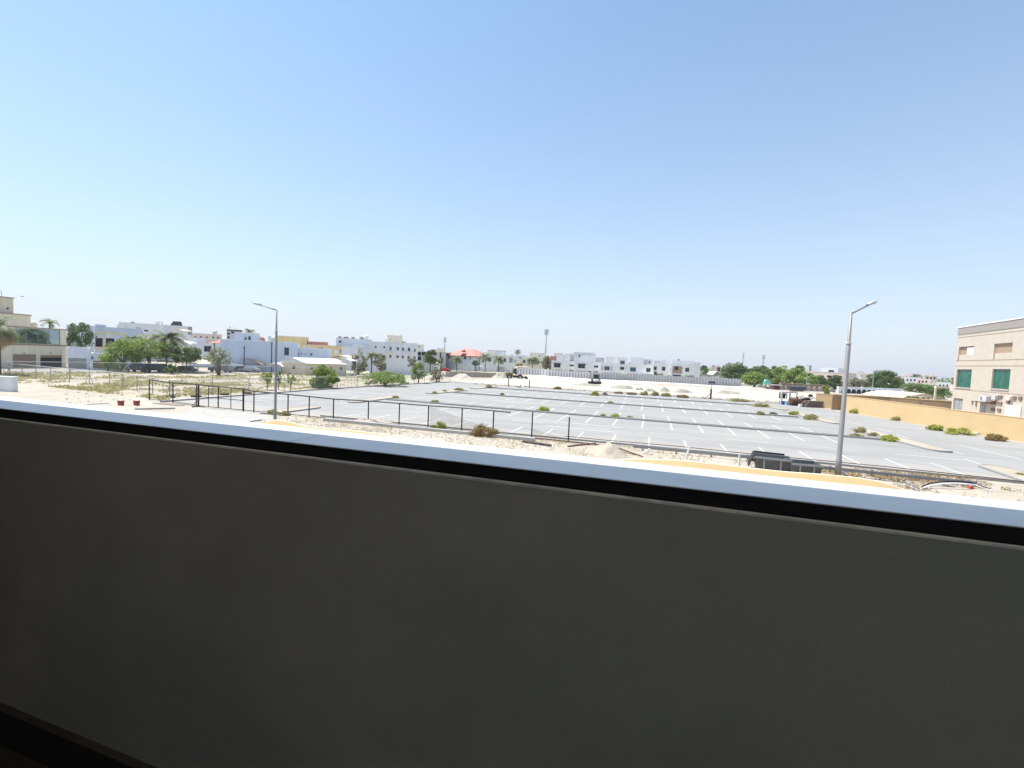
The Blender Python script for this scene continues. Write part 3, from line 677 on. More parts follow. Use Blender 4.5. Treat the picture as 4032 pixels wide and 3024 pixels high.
v = villa('fifth, narrow villa of the modern row, with bush at its corner', 2574, 2641, 1428,
  [(2575,1443,2586,1458,'win'),(2606,1444,2620,1460,'win'),(2632,1477,2638,1483,'open')],
  [(2576,2605,1421,3,6,m_grey),(2606,2623,1416,2,4,m_villa),(2628,2650,1420,2,4,m_villa)], 1431)
v.box('window_surround',2603,1460,2622,1463,-.3,.28,m_white)
v = villa('sixth villa at the right end of the modern row, with brown recessed porch', 2642, 2758, 1431,
  [(2648,1442,2686,1471,'blank'),(2698,1448,2714,1464,'win'),(2647,1475,2681,1486,'open'),(2699,1480,2711,1486,'open')],
  [(2648,2737,1421,3,7,m_villa)], 1434)
v.box('porch_window',2657,1442,2671,1457,.1,.1,m_glass)
v.box('rooftop_unit',2668,1414,2676,1420,4,1,m_frame)
h = House('house', 'slim cream side house at the end of the modern villa row', 2752, 172, 2768, 171, 1459, 6, m_cream,[(2750,1449,2757,1457,'open')])
h = House('shed', 'low grey shed with a dark sloping roof edge behind the panel fence', 2762, 150, 2822, 148, 1478, 5, m_grey, [(2786,1480,2800,1492,'wshutter')])
h.upper(2758,2826,1474,-.5,6,m_frame,name='roof_slab',z0=h.h)
h = House('house', 'distant pinkish white house with an orange strip behind the tent', 2800, 230, 2856, 228, 1441, 10, m_pink, [(2806,1444,2811,1460,'wshutter'),(2824,1446,2836,1462,'win')])
h = House('house', 'distant beige house with a tiled edge just above the park trees', 2862, 260, 2905, 258, 1434, 10, m_peach)
h = House('house', 'small distant white roof block right of the modern villas', 2744, 240, 2757, 240, 1427, 8, m_blue)

# distant houses on the right
h = House('villa', 'pink flat roofed villa with projecting slab roof behind the park trees', 3208, 225, 3327, 215, 1464, 16, m_pink,
  [(3228,1478,3243,1488,'win'),(3256,1478,3275,1487,'open'),(3300,1479,3316,1489,'win')], coping=m_peach)
h.upper(3232,3300,1448,3,8,m_lgrey,[(3262,1457,3284,1465,'open')]); h.upper(3227,3304,1446.5,2,10,m_peach,name='roof_slab',z0=h.h+2.4)
h = House('house', 'low pinkish house left of the pink villa behind the trees', 3172, 240, 3222, 238, 1461, 10, m_peach)
h = House('house', 'low pale house row immediately right of the tall lamp post', 3345, 250, 3412, 248, 1468, 10, m_lgrey, [(3355,1474,3362,1480,'open'),(3390,1477,3398,1483,'open')])
h = House('house', 'low pink house with one dark window beside the big round tree', 3395, 225, 3452, 222, 1471, 10, m_pink, [(3414,1481,3424,1488,'open')]); h.upper(3380,3402,1463,3,5,m_peach)
specs = [(3528,3580,1481,270,m_pink,'low pink house at left of the far right group'),(3562,3630,1484,230,m_lgrey,'pale house with brown pillars above the bush'),
 (3640,3693,1476,235,m_cream,'two tiered cream house with ribbed roof edge'),(3608,3665,1490,215,m_peach,'long low peach house behind the bush'),
 (3690,3745,1505,190,m_lgrey,'pale house touching the big stone building'),(3610,3634,1466,420,m_lgrey,'faint distant block furthest on the right skyline'),
 (3560,3600,1473,400,m_peach,'hazy pale block on the skyline above the bush'),(3645,3662,1461,450,m_lgrey,'small hazy tower block on the right skyline'),
 (3700,3730,1481,380,m_blue,'hazy bluish block left of the stone building'),(3515,3548,1476,420,m_lgrey,'hazy low block right of the round tree')]
for x0, x1, yt, d, mt, lb in specs:
    h = House('house', lb, x0, d, x1, d-2, yt, 10, mt, [(x0+8+i*14, yt+9, x0+15+i*14, yt+17, 'open') for i in range(int((x1-x0-10)//14))])
    if lb.startswith('two'): h.upper(x0-2,x1+2,yt+2,-.6,11,m_peach,name='roof_slab',z0=h.h-.5)
# a few farther blocks on the skyline between the houses
for i,(x0,x1,yt,d,mt,lb) in enumerate([(2035,2062,1399,300,m_lgrey,'small far grey block left of the cream villa roof'),(3340,3370,1466,330,m_lgrey,'faint far block right beside the lamp post'),(3100,3135,1452,330,m_lgrey,'faint far block over the park trees'),(2290,2345,1393,260,m_peach,'far peach roof block over the second modern villa')]):
    House('house', lb, x0, d, x1, d, yt, 10, mt, [((x0+x1)/2-4, yt+6, (x0+x1)/2+3, yt+12,'open')])

# clutter that stands on the flat roofs: tanks and cooling units
for i, hh_ in enumerate(HOUSES):
    if hh_.w < 6 or hh_.root.name.startswith(('gatehouse','shed','garage','annex')) or hh_.back < 9 or i % 3 == 0: continue
    u = hh_.w*(.2+.6*((i*0.37) % 1)); y = 5.5
    MB().tube([(u,y,hh_.h-.4),(u,y,hh_.h+.9)],.55,10).build('water_tank', m_wframe if i%2 else m_lgrey, hh_.root)
    u2 = (u+hh_.w*.33) % (hh_.w-1.5)+.3; MB().box(u2,4,hh_.h-.4,u2+1.0,4.9,hh_.h+.5).build('cooling_unit', m_frame if i%2 else m_conc, hh_.root)
# big stone-clad building at the right edge
d1, d2, d3 = 66, 51.6, 44
k1 = (1/d2-1/d1)/(4032-3757); dfar = 1/(1/d1+k1*(4200-3757))
rb = House('office_building', 'tall pale stone clad building with green windows behind the yellow wall', 3757, 66, 4200, dfar, 1292, 18, m_stone,
  [(3775,1364,3834,1397,'blank'),(3914,1351,3986,1390,'blank'),(3765,1454,3824,1527,'green'),(3905,1453,3976,1533,'green'),
   (3752,1568,3788,1650,'door'),(3856,1588,3882,1660,'door'),(4080,1350,4150,1380,'blank'),(4060,1460,4130,1540,'green')])
zt = rb.h
rb.band(zt-.0, zt+.14, m_white, .12, 'roof_edge')
MB().box(-.02,-.06,zt-.95,rb.w,-.005,zt-.003).build('parapet_panel', M('grey stone parapet',(.34,.30,.27),var=.06), rb.root)
for yy, nm in ((1331,'a'),(1420,'b'),(1440,'c'),(1530,'d')):
    z = rb.loc(3757, yy)[1]; MB().box(0,-.03,z-.035,rb.w,-.003,z+.0).build('joint_line', m_stoneshade, rb.root)
rb.box('open_sky_panel',3808,1367,3833,1396,.1,.08,m_white)
for (x0,y0,x1,y1) in ((3929,1557,3944,1568),(3902,1578,3916,1592),(3928,1582,3943,1593),(3960,1578,3972,1589),(3984,1560,3999,1574),(4008,1561,4022,1575),(3900,1607,3914,1619),(3925,1609,3939,1620)):
    rb.box('wall_vent',x0,y0,x1,y1,-.10,.09,M('brown vent',(.22,.14,.12),var=.1))
rb.box('vent_hood',3903,1556,3918,1572,-.35,.34,m_wframe); rb.box('vent_hood',3959,1560,3975,1572,-.35,.34,m_cream)
rb.box('white_gate',3956,1596,4017,1650,-.12,.1,m_white)
q = rb.rect((3830,1582,3870,1584),-.9,False); MB().box(q[0]-.2,-.9,q[1],q[2]+.8,-.01,q[1]+.06).build('equipment_shelf', m_rust, rb.root)
q = rb.rect((3852,1559,3890,1578),-.75,False)
ac = MB().box(q[0],-.75,q[1],q[2]-.4,-.3,q[3]).build('air_conditioner', m_wframe, rb.root)
xm=(q[0]+q[2])/2-.4; zm=(q[1]+q[3])/2; MB().tube([(xm,-.78,zm),(xm,-.752,zm)],(q[3]-q[1])*.36,14).build('fan_grille', m_frame, ac)
for xx in (3824, 3839):
    q=rb.rect((xx,1578,xx+4,1600 if xx>3830 else 1590),-.12,False); MB().box(q[0],-.12,q[1],q[2],-.01,q[3]).build('drain_spout', m_trim, rb.root)
for xx,y0,y1 in ((3772,1398,1420),(3912,1391,1413),(3826,1555,1556)):
    q=rb.rect((xx-1.5,y0,xx+1.5,y1),-.06,False)
    if y1-y0>5: MB().box(q[0],-.06,q[1],q[2],-.01,q[3]).build('drain_spout', m_stoneshade, rb.root)

# cream cabin with gable end
c0 = W(1203,1478); cl = P(1110,hy(1110),depth_of(c0)+2.2); cr = P(1366,hy(1366),depth_of(c0)+6)
z_e = ZH(c0,1431)
ax = (cr-c0)[:2]; lw = float(np.linalg.norm(ax)); ax/=lw; bx=(cl-c0)[:2]; bw=float(np.linalg.norm(bx)); 
rz = math.atan2(ax[1],ax[0]); back=np.array([-ax[1],ax[0]])
gw = 6.2; side = thing('cabin', 'long cream prefabricated cabin with a white gable roof', 'cabin', (c0[0],c0[1],0), rz)
# local: x along the long side, y backwards; gable end seen at x=0
gdir = (bx/bw); gx = float(gdir@ax); gy = float(gdir@back); G2=(gx*bw, gy*bw)
def cab(a, t, z): return (a*lw + G2[0]*t, G2[1]*t, z)
zr = z_e+1.15
MB().hexa([cab(0,0,0),cab(1,0,0),cab(1,1,0),cab(0,1,0)],[cab(0,0,z_e),cab(1,0,z_e),cab(1,1,z_e),cab(0,1,z_e)]).build('wall', M('cabin cream panel',(.62,.55,.40),var=.04), side)
def cab2(a, t, z, o=.4):
    p = cab(a, t, z); return p
MB().poly([cab(0,0,z_e),cab(0,.5,zr),cab(0,1,z_e)]).build('gable_panel', m_lgrey, side); MB().poly([cab(1,0,z_e),cab(1,1,z_e),cab(1,.5,zr)]).build('gable_panel', m_lgrey, side)
rm = MB()
for t0, t1 in ((-.06,.5),(1.06,.5)):
    p=[cab(-.03,t0,z_e-.02),cab(1.03,t0,z_e-.02),cab(1.03,t1,zr+.02),cab(-.03,t1,zr+.02)]; rm.hexa(p,[(a,b,c+.08) for a,b,c in p])
rm.build('roof', m_wcanvas, side)
def cabwin(x0,y0,x1,y1,face):
    o2 = c0[:2]; e = ax if face=='long' else gdir; n = np.array([-e[1],e[0]])
    def hit(x,y):
        d=ray(x,y); t=((o2-CAMP[:2])@n)/(d[:2]@n); p=CAMP+d*t; return float((p[:2]-o2)@e), float(p[2])
    ym=(y0+y1)/2; xm=(x0+x1)/2; a=hit(x0,ym)[0]; c=hit(x1,ym)[0]; b=hit(xm,y1)[1]; t=hit(xm,y0)[1]
    a,c=min(a,c),max(a,c)
    def L(s,off,z):
        w=o2+e*s; q=w-o2; out = (-back if face=='long' else -ax)
        q=q+out*off; return (float(q@ax),float(q@back),z)
    f=MB().hexa([L(a,.02,b),L(c,.02,b),L(c,.06,b),L(a,.06,b)],[L(a,.02,t),L(c,.02,t),L(c,.06,t),L(a,.06,t)]).build('window',m_wframe,side)
    mid=(a+c)/2
    for s0,s1 in ((a+.08,mid-.05),(mid+.05,c-.08)):
        MB().hexa([L(s0,.05,b+.08),L(s1,.05,b+.08),L(s1,.08,b+.08),L(s0,.08,b+.08)],[L(s0,.05,t-.08),L(s1,.05,t-.08),L(s1,.08,t-.08),L(s0,.08,t-.08)]).build('pane',m_glass,f)
cabwin(1151,1440,1165,1454,'gable'); cabwin(1221,1444,1234,1457,'long'); cabwin(1337,1445,1349,1457,'long'); cabwin(1298,1444,1308,1456,'long')
for (xx,yy) in ((1171,1468),(1118,1462)):
    p=W(xx,yy+7); Y=depth_of(p); rr=8*Y/FOC
    a=thing('air_conditioner','white air conditioner unit %s the cabin gable end'%('under the window at the right of' if xx>1150 else 'at the left corner of'),'air conditioner',(p[0],p[1],0),+YAW)
    MB().box(-rr,-.2,0,rr,.25,rr*1.3).build('casing',m_white,a); MB().tube([(-rr*.3,-.24,rr*.65),(-rr*.3,-.205,rr*.65)],rr*.45,14).build('fan_grille',m_frame,a)

# ------------------------------------------------------------------ small shelters
def canopy(label, x0, x1, ytop, yedge, ybase, mat, dep=5, name='carport', posts=m_wframe, dd=None, npost=3, sag=.35):
    Y = dd or depth_of(W((x0+x1)/2, ybase)); a = P(x0, hy(x0), Y)[:2]; b = P(x1, hy(x1), Y)[:2]; e=(b-a); L=float(np.linalg.norm(e)); e/=L
    rz = math.atan2(e[1],e[0]); ze = ZH(a, yedge); zt = ZH((a+b)/2, ytop); t = thing(name, label, 'carport', (a[0],a[1],0), rz)
    mb = MB(); n=10
    for j in range(5):
        for i in range(n+1):
            s=i/n; q=j/4; mb.v.append((L*s, dep*q, ze+(zt-ze)*(1-(2*s-1)**2)*(.55+.45*math.sin(math.pi*(.25+.5*q))) ))
    for j in range(4):
        for i in range(n): k=j*(n+1)+i; mb.f.append((k,k+1,k+n+2,k+n+1))
    mb.build('canopy', mat, t, True)
    for yv in (0, dep): MB().tube([(0,yv,ze),(L,yv,ze)],.05).build('edge_beam', posts, t)
    for i in range(npost):
        x=L*(i+.04)/(npost-.92) if npost>1 else L/2
        for yv in (0,dep): MB().tube([(min(x,L-.05),yv,0),(min(x,L-.05),yv,ze)],.06).build('post', posts, t)
    return t
canopy('tan fabric carport with parked cars at the foot of the blue wall',907,1034,1411,1430,1463,m_tcanvas,5.5,npost=4,posts=m_wood)
canopy('cream carport left of the grey leafless tree',655,782,1410,1427,1465,m_canvas,5,npost=3,posts=m_cream)
canopy('small white carport on thin black posts left of the cabin',1044,1112,1428,1440,1472,m_wcanvas,3.5,posts=m_black,npost=2)
canopy('flat white carport over the black vehicles under the green tree',540,622,1418,1422,1466,m_wcanvas,5,npost=2,posts=m_cream)
canopy('peach fabric carport behind the right end of the cabin',1296,1382,1398,1411,1450,m_canvas,6,dd=118,npost=3)
canopy('pale green carport tucked under the peach one behind the cabin',1340,1384,1413,1420,1455,m_wcanvas,4,dd=112,npost=2)
canopy('white arched carport between the trees left of the red roofed villa',1679,1735,1425,1433,1457,m_wcanvas,5,npost=3)
canopy('sand coloured arched carport in front of the cream villa',2021,2100,1442,1451,1470,m_canvas,6,dd=170,npost=3)
canopy('white arched awning over the roof of the villa behind the palm',672,748,1341,1352,1420,m_wcanvas,6,dd=122,npost=2,name='awning')
canopy('cream flat awning on the roof of the large pale grey building',676,721,1295,1300,1380,m_canvas,4,dd=140,npost=2,name='awning')
canopy('white curved awning at the foot of the palm by the loader',1880,1900,1440,1444,1460,m_wcanvas,5,dd=178,npost=2)
canopy('large cream fabric carport behind the yellow wall beside the stone building',3560,3745,1549,1567,1640,m_canvas,9,dd=78,npost=3,posts=m_cream)
def tent(label, x0, x1, yt, yb):
    Y = 146; a = P(x0,hy(x0),Y)[:2]; b = P(x1,hy(x1),Y)[:2]; e=b-a; L=float(np.linalg.norm(e)); e/=L; zt=ZH((a+b)/2,yt)
    t=thing('play_shelter',label,'shelter',(a[0],a[1],0),math.atan2(e[1],e[0])); mg=M('mint green sheet',(.20,.62,.47),var=.05)
    n=12; mb=MB()
    for j in range(2):
        for i in range(n+1):
            th=math.pi*i/n; z=zt*math.sin(th)**.7; mb.v.append((L/2-L/2*math.cos(th), j*1.2, z))
    for i in range(n):
        if 0<=i: mb.f.append((i,i+1,n+2+i,n+1+i))
    mb.build('arched_roof',mg,t,True)
    mb=MB()
    pts=[(L/2-L/2*math.cos(math.pi*i/n), 0, zt*math.sin(math.pi*i/n)**.7) for i in range(n+1)]; inn=[(L/2+(p[0]-L/2)*.72,0,p[2]*.62) for p in pts]
    for i in range(n): mb.hexa([pts[i],pts[i+1],inn[i+1],inn[i]],[(p[0],.15,p[2]) for p in (pts[i],pts[i+1],inn[i+1],inn[i])])
    mb.build('front_arch',mg,t)
tent('mint green arched play shelter in front of the bright green tree',3011,3043,1495,1517)
tent('mint green arched play shelter behind the dark skip, left half of the pair',3155,3172,1511,1528)
tent('mint green arched play shelter behind the thin street lamp, right of the pair',3184,3204,1511,1530)
tent_w = canopy('white domed tent left of the large park trees',2808,2842,1462,1478,1500,m_wcanvas,5,name='tent',npost=2,dd=150)
def minihouse(label, x0,x1,yt,yb,mat,roof=None,yr=None,wins=()):
    Y = depth_of(W((x0+x1)/2,yb)); h=House('gatehouse',label,x0,Y,x1,Y,yt,4,mat,wins,cat='gatehouse')
    if roof:
        z=h.loc((x0+x1)/2,yr,2)[1]; w_=h.w; H_=h.h
        MB().poly([(-.3,-.3,H_),(w_+.3,-.3,H_),(w_/2,2,z)]).poly([(w_+.3,-.3,H_),(w_+.3,4.3,H_),(w_/2,2,z)]).poly([(-.3,4.3,H_),(-.3,-.3,H_),(w_/2,2,z)]).poly([(w_+.3,4.3,H_),(-.3,4.3,H_),(w_/2,2,z)]).build('roof',roof,h.root)
    return h
minihouse('small white gatehouse with dark door and red trimmed roof',1741,1765,1434,1452,m_white,m_red,1424,[(1745,1436,1757,1451,'open')])
minihouse('low blue walled lodge with a salmon roof between palms',1818,1861,1436,1456,m_teal,m_red,1425)
minihouse('white box building with two rows of small dark windows left of the loader',1897,1947,1438,1465,m_white,None,None,[(1905,1440,1909,1444,'open'),(1913,1440,1918,1444,'open'),(1924,1441,1928,1445,'open'),(1934,1441,1939,1446,'open')])
minihouse('white kiosk with a dark hatch under the white arched carport',1688,1734,1440,1462,m_white,None,None,[(1710,1445,1718,1452,'open')])
minihouse('salmon and white low house at the foot of the large apartment block',1530,1572,1430,1462,m_white,m_red,1422)

# white arcade wall with dark arches
aw = W(3300,1548); ae = W(3560,1557); Lw = float(np.linalg.norm((ae-aw)[:2])); e=(ae-aw)[:2]/Lw; rz=math.atan2(e[1],e[0])
t = thing('arcade_wall','long low white wall pierced by a row of dark arches','wall',(aw[0],aw[1],0),rz)
def alongpx(x): 
    n=np.array([-e[1],e[0]]); d=ray(x,1535); tt=((aw[:2]-CAMP[:2])@n)/(d[:2]@n); return float((CAMP[:2]+d[:2]*tt-aw[:2])@e)
hw = ZH(aw,1522); mb = MB().box(0,0,0,alongpx(3553),.5,hw).box(alongpx(3452),-.15,0,alongpx(3478),.6,hw*.93); mb.build('wall',m_white,t)
for xx in (3322,3342,3362,3382,3403,3423,3443,3482,3501,3521,3541):
    c=alongpx(xx); r=.75; pts=[(c-r,0),(c+r,0)]+[(c+r*math.cos(a),.55+r*math.sin(a)) for a in np.linspace(0,math.pi,9)]
    mb=MB(); k=len(pts); mb.poly([(p[0],-.03,p[1]+.02) for p in pts]); 
    for i in range(k): j=(i+1)%k; mb.quad((pts[i][0],-.03,pts[i][1]+.02),(pts[j][0],-.03,pts[j][1]+.02),(pts[j][0],.0,pts[j][1]+.02),(pts[i][0],.0,pts[i][1]+.02))
    mb.build('arch',m_dark,t)
p=W(3462,1553); t=thing('utility_cabinet','white utility cabinet in the gap of the arcade wall','cabinet',(p[0],p[1],0),+YAW)
MB().box(-.6,0,0,.6,.6,1.3).build('body',m_white,t); MB().box(-.66,-.05,1.3,.66,.65,1.38).build('lid',m_lgrey,t); MB().box(-.02,-.02,.1,.02,-.003,1.25).build('door_seam',m_frame,t)
# low park wall with pillars
a=W(2985,1530); b=W(3290,1545); e=(b-a)[:2]; Lw=float(np.linalg.norm(e)); e/=Lw
t=thing('park_wall','low park boundary wall with rounded tan pillars below the trees','wall',(a[0],a[1],0),math.atan2(e[1],e[0]))
MB().box(0,.1,0,Lw,.4,.7).build('wall',m_brownwall,t)
for i in range(14):
    x=Lw*(i+.3)/14; MB().box(x-.38,-.05,0,x+.38,.55,1.25).ell((x,.25,1.25),(.38,.3,.2),8,4).build('pillar',M('tan pillar',(.36,.31,.25),var=.08),t)
MB().box(Lw*.35,3,0,Lw*.95,4.5,2.0).build('clipped_hedge_base',m_brownwall,t)

# yellow boundary wall on the right
YW=[W(3215,1551,2.3),W(3300,1557,2.3)]
far_=[W(3332,1563,2.3),W(3456,1576,2.3),W(3492,1583,2.3),W(3731,1612,2.3),W(4032,1648,2.3)]
pts=[np.array([26.4,88.0]),np.array([29.3,86.6]),np.array([28.9,82.2]),np.array([30.2,77]),np.array([32.7,65]),np.array([35.0,56.5]),np.array([41.5,32])]
t=thing('boundary_wall','ochre yellow plastered boundary wall along the right side of the car park','wall',(pts[0][0],pts[0][1],0))
hs=[2.3,2.3,2.35,2.35,2.3,2.3,2.3]
for i,(p,q) in enumerate(zip(pts[:-1],pts[1:])):
    d=(q-p)/np.linalg.norm(q-p); n=np.array([-d[1],d[0]])*.1; o=pts[0]; hh=hs[i]
    c=[p-n-o,q-n-o,q+n-o,p+n-o]
    MB().prism(c,0,hh).build('wall_panel',m_ywall,t)
    n2=n*1.3; MB().prism([p-n2-o,q-n2-o,q+n2-o,p+n2-o],hh,hh+.07).build('coping',m_ywall,t)
p1,p2=W(3278,1554,2.4)[:2],W(3500,1564,2.4)[:2]; p3=W(3640,1574,2.4)[:2]; p4=p3+np.array([4,-16])
t=thing('courtyard_wall','brown shaded courtyard wall behind the yellow boundary wall','wall',(p1[0],p1[1],0))
for p,q in ((p1,p2),(p2,p3),(p3,p3+np.array([9,-4]))):
    d=(q-p)/np.linalg.norm(q-p); n=np.array([-d[1],d[0]])*.1; MB().prism([p-n-p1,q-n-p1,q+n-p1,p+n-p1],0,2.4).build('wall_panel',m_brownwall,t)
    n2=n*1.4; MB().prism([p-n2-p1,q-n2-p1,q+n2-p1,p+n2-p1],2.4,2.5).build('coping',m_ywall,t)
MB().poly([(29.5,86,.03),(46,86,.03),(60,60,.03),(60,30,.03),(42,30,.03),(35.6,56,.03)]).build('courtyard',M('courtyard paving',(.45,.4,.34),var=.1))['kind']='structure'
# cream lamp post in the courtyard, gate bar, car roof
p=W(3678,1640,0); p=P(3678,1600,72); zt=ZH(p,1526)
t=thing('lamp_post','short cream lamp post behind the yellow wall by the cream carport','lamp post',(p[0],p[1],0))
MB().tube([(0,0,0),(0,0,zt)],[.2,.16],8).build('pole',M('cream paint',(.66,.62,.45),var=.05),t); MB().box(-.1,-.3,zt-.1,1.5,.3,zt+.25).build('lamp_head',m_cream,t)
p=P(3622,1600,70); t=thing('gate_frame','cream gate frame with a cross bar behind the yellow wall','gate',(p[0],p[1],0),+YAW)
zt=ZH(p,1563); MB().box(-.12,-.1,0,.12,.1,zt).build('post',m_cream,t); MB().box(-2.4,-.12,zt,1.6,.12,zt+.2).build('cross_bar',m_cream,t)
p=P(3368,1567,88); z=ZH(p,1564)
t=thing('wall_fixture','small dark two lobed fixture sitting on the brown courtyard wall','light fitting',(p[0],p[1],z),+YAW)
MB().tube([(0,0,-.4),(0,0,.1)],.06).build('bracket',m_black,t); MB().ell((-.2,0,.2),(.25,.2,.2)).ell((.2,0,.25),(.22,.2,.24)).build('lamp_pair',m_black,t)

# ------------------------------------------------------------------ grey panel fence of the villas
m_panel=M('grey fence panel',(.46,.46,.47),var=.12,scale=.6); m_fpost=M('pale fence post',(.62,.62,.61),var=.05)
a0=W(1895,1468,.4)
t=thing('panel_fence','long grey panel fence with pale posts in front of the modern villas','fence',(a0[0],a0[1],0))
xs=list(np.arange(1958,2924,11.3)); P3=[W(x,interp(FL,x),fz(x)) for x in xs]
for i,(p,q) in enumerate(zip(P3[:-1],P3[1:])):
    d=(q-p)[:2]/np.linalg.norm((q-p)[:2]); n=np.array([-d[1],d[0]])*.04; zb=p[2]-.5; zt=2.95+.06*math.sin(i*1.7)
    a=(p[:2]-a0[:2]); b=(q[:2]-a0[:2])
    MB().prism([a-n,b-n,b+n,a+n],zb,zt).build('fence_panel',m_panel,t)
    a2=a-n*4; MB().prism([a2-n*1.5-d*.12,a2-n*1.5+d*.12,a2+n*1.5+d*.12,a2+n*1.5-d*.12],zb,zt+.12).build('fence_post',m_fpost,t)
# see-through grey fence by the red-roofed villa
a0=W(1770,1466); t=thing('mesh_fence','leaning pale mesh fence in front of the lodge and palms','fence',(a0[0],a0[1],0)); m_net2=netmat('pale mesh',(.5,.52,.54),.4)
prev=None
for i,x in enumerate(range(1775,1902,12)):
    p=W(x,1466)-a0; zt=2.6 if i>2 else 1.2+i*.5
    MB().tube([(p[0],p[1],0),(p[0]+.2,p[1],zt)],.07).build('fence_post',m_fpost,t)
    if prev is not None: MB().quad((prev[0],prev[1],0),(p[0],p[1],0),(p[0]+.2,p[1],zt),(prev[0]+.2,prev[1],pz)).build('mesh_panel',m_net2,t)
    prev=p; pz=zt

# ------------------------------------------------------------------ chain link fences (light)
m_rail=M('pale fence rail',(.52,.52,.5),rough=.5,var=.05,metal=.2); m_post=M('grey fence post',(.30,.29,.28),rough=.6,var=.1)
m_link=netmat('chain link',(.33,.34,.34),.13)
def link_fence(label, bases, ztop, posts_every, braces=()):
    o=bases[0]; t=thing('chain_link_fence',label,'fence',(o[0],o[1],0)); k=0
    for si,(p,q) in enumerate(zip(bases[:-1],bases[1:])):
        L=float(np.linalg.norm((q-p)[:2])); n=max(1,round(L/posts_every))
        a=p-o; b=q-o
        MB().tube([(a[0],a[1],ztop),(b[0],b[1],ztop)],.045,5).build('top_rail',m_rail,t)
        MB().quad((a[0],a[1],.05),(b[0],b[1],.05),(b[0],b[1],ztop),(a[0],a[1],ztop)).build('mesh_panel',m_link,t)
        for i in range(n+(si==len(bases)-2)):
            c=a+(b-a)*i/n; MB().tube([(c[0],c[1],0),(c[0],c[1],ztop)],.045,6).build('fence_post',m_post,t)
            if (k%5)==2:
                d=(b-a)[:2]/L; f=np.array([-d[1],d[0]])
                for s in (-1,1): MB().tube([(c[0],c[1],ztop*.75),(c[0]+d[0]*s*.9,c[1]+d[1]*s*.9,0)],.04,5).build('brace',m_rail,t)
            k+=1
    return t
link_fence('pale chain link fence nearest the camera, from the left edge to the car park corner',[W(-60,1468),W(200,1500),W(432,1521),W(668,1565)],1.95,4.2)
link_fence('chain link fence along the left kerb of the car park, through the shrubs',[W(668,1565),W(980,1547),W(1240,1535),W(1540,1517),W(1772,1498)],1.9,4.6)
link_fence('far chain link fence in front of the parked cars and the street',[W(15,1470),W(500,1468),W(1040,1478),W(1230,1480)],1.95,7.5)
# black fence along the front
m_bf=m_black; o=np.array([-43,33.3,0])
t=thing('black_fence','black steel tube fence with a double gate along the front of the car park','fence',(-43,33.3,0))
fv=33.25
def up_at(x, yb, yt):
    p=W(x,yb); return p[0], p[1], ZH(p,yt)
posts=[(588,1576,1495),(681,1586,1508),(773,1599,1513)]
prev=None; tops=[]
for x,yb,yt in [(588,1576,1495),(681,1586,1508),(773,1599,1513),(796,1601,1515),(995,1615,1532),(1018,1621,1541),(1148,1634,1553),(1249,1639,1561),(1353,1646,1571),(1460,1664,1579),(1570,1678,1588),(1691,1687,1597),(1815,1702,1606),(1950,1709,1617)]:
    p=W(x,yb); u=p[0]; v=fv if x>=796 else p[1]; z=ZH((u,v),yt); thick=.08 if x in (796,995) else .055
    mt=m_rust if x<=600 else m_bf
    MB().tube([(u-o[0],v-o[1],0),(u-o[0],v-o[1],z)],thick,6).build('fence_post',mt,t); tops.append((u-o[0],v-o[1],z))
for p,q in zip(tops[:-1],tops[1:]):
    MB().tube([p,q],.06,6).build('top_rail',m_bf,t)
    zb=.12; MB().tube([(p[0],p[1],zb),(q[0],q[1],zb)],.035,6).build('bottom_rail',m_bf,t)
e=tops[-1]; MB().tube([e,(e[0]+1.35,e[1],e[2]-.02)],.065,6).build('top_rail',m_bf,t)
MB().tube([(e[0],e[1],.12),(e[0]+8.2,e[1]-.4,.1)],.05,6).build('bottom_rail',m_rust,t)
for x,yb,yt in ((2085,1732,1623),(2232,1746,1643)):
    p=W(x,yb); z=ZH((p[0],fv),yt); MB().tube([(p[0]-o[0],0,0),(p[0]-o[0],0,z)],.05,6).build('fence_post',m_bf,t)
g0,g1=tops[3],tops[4]; gt=MB()
for f in (.22,.44,.72): 
    x=g0[0]+(g1[0]-g0[0])*f; MB().tube([(x,0,.1),(x,0,g0[2]+(g1[2]-g0[2])*f)],.035 if f!=.44 else .055,6).build('gate_bar',m_bf,t)
MB().tube([(g0[0],0,g0[2]*.48),(g1[0],0,g1[2]*.48)],.03,6).build('gate_rail',m_bf,t)
MB().tube([(g0[0],0,.7),(g0[0]-1.1,.2,.05)],.035,6).build('gate_brace',m_bf,t)
m_net=netmat('torn beige shade net',(.30,.25,.19),.26)
for (A_,B_,C_,lb) in (((1692,1600),(1692,1686),(2010,1706),'torn beige net hanging slack on the black fence by the brown bush'),((2090,1688),(2088,1728),(2340,1748),'torn beige net between the last two black posts')):
    q=[]
    for x,y in (A_,B_,C_): d=ray(x,y); tt=fv/d[1]; q.append(CAMP+d*tt)
    o2=q[1]; mb=MB(); n=8
    for i in range(n+1):
        s=i/n; top=q[0]+(q[2]-q[0])*s; bot=q[1]+(q[2]-q[1])*s; sg=-.12*math.sin(math.pi*s)
        mb.v.append(tuple(top-o2+np.array([0,.05+.1*math.sin(s*9),sg]))); mb.v.append(tuple(bot-o2+np.array([0,.05,0])))
    for i in range(n): mb.f.append((2*i,2*i+1,2*i+3,2*i+2))
    tag(mb.build('shade_net',m_net,None,True,loc=(o2[0],o2[1],max(0,o2[2]))),lb,'net')

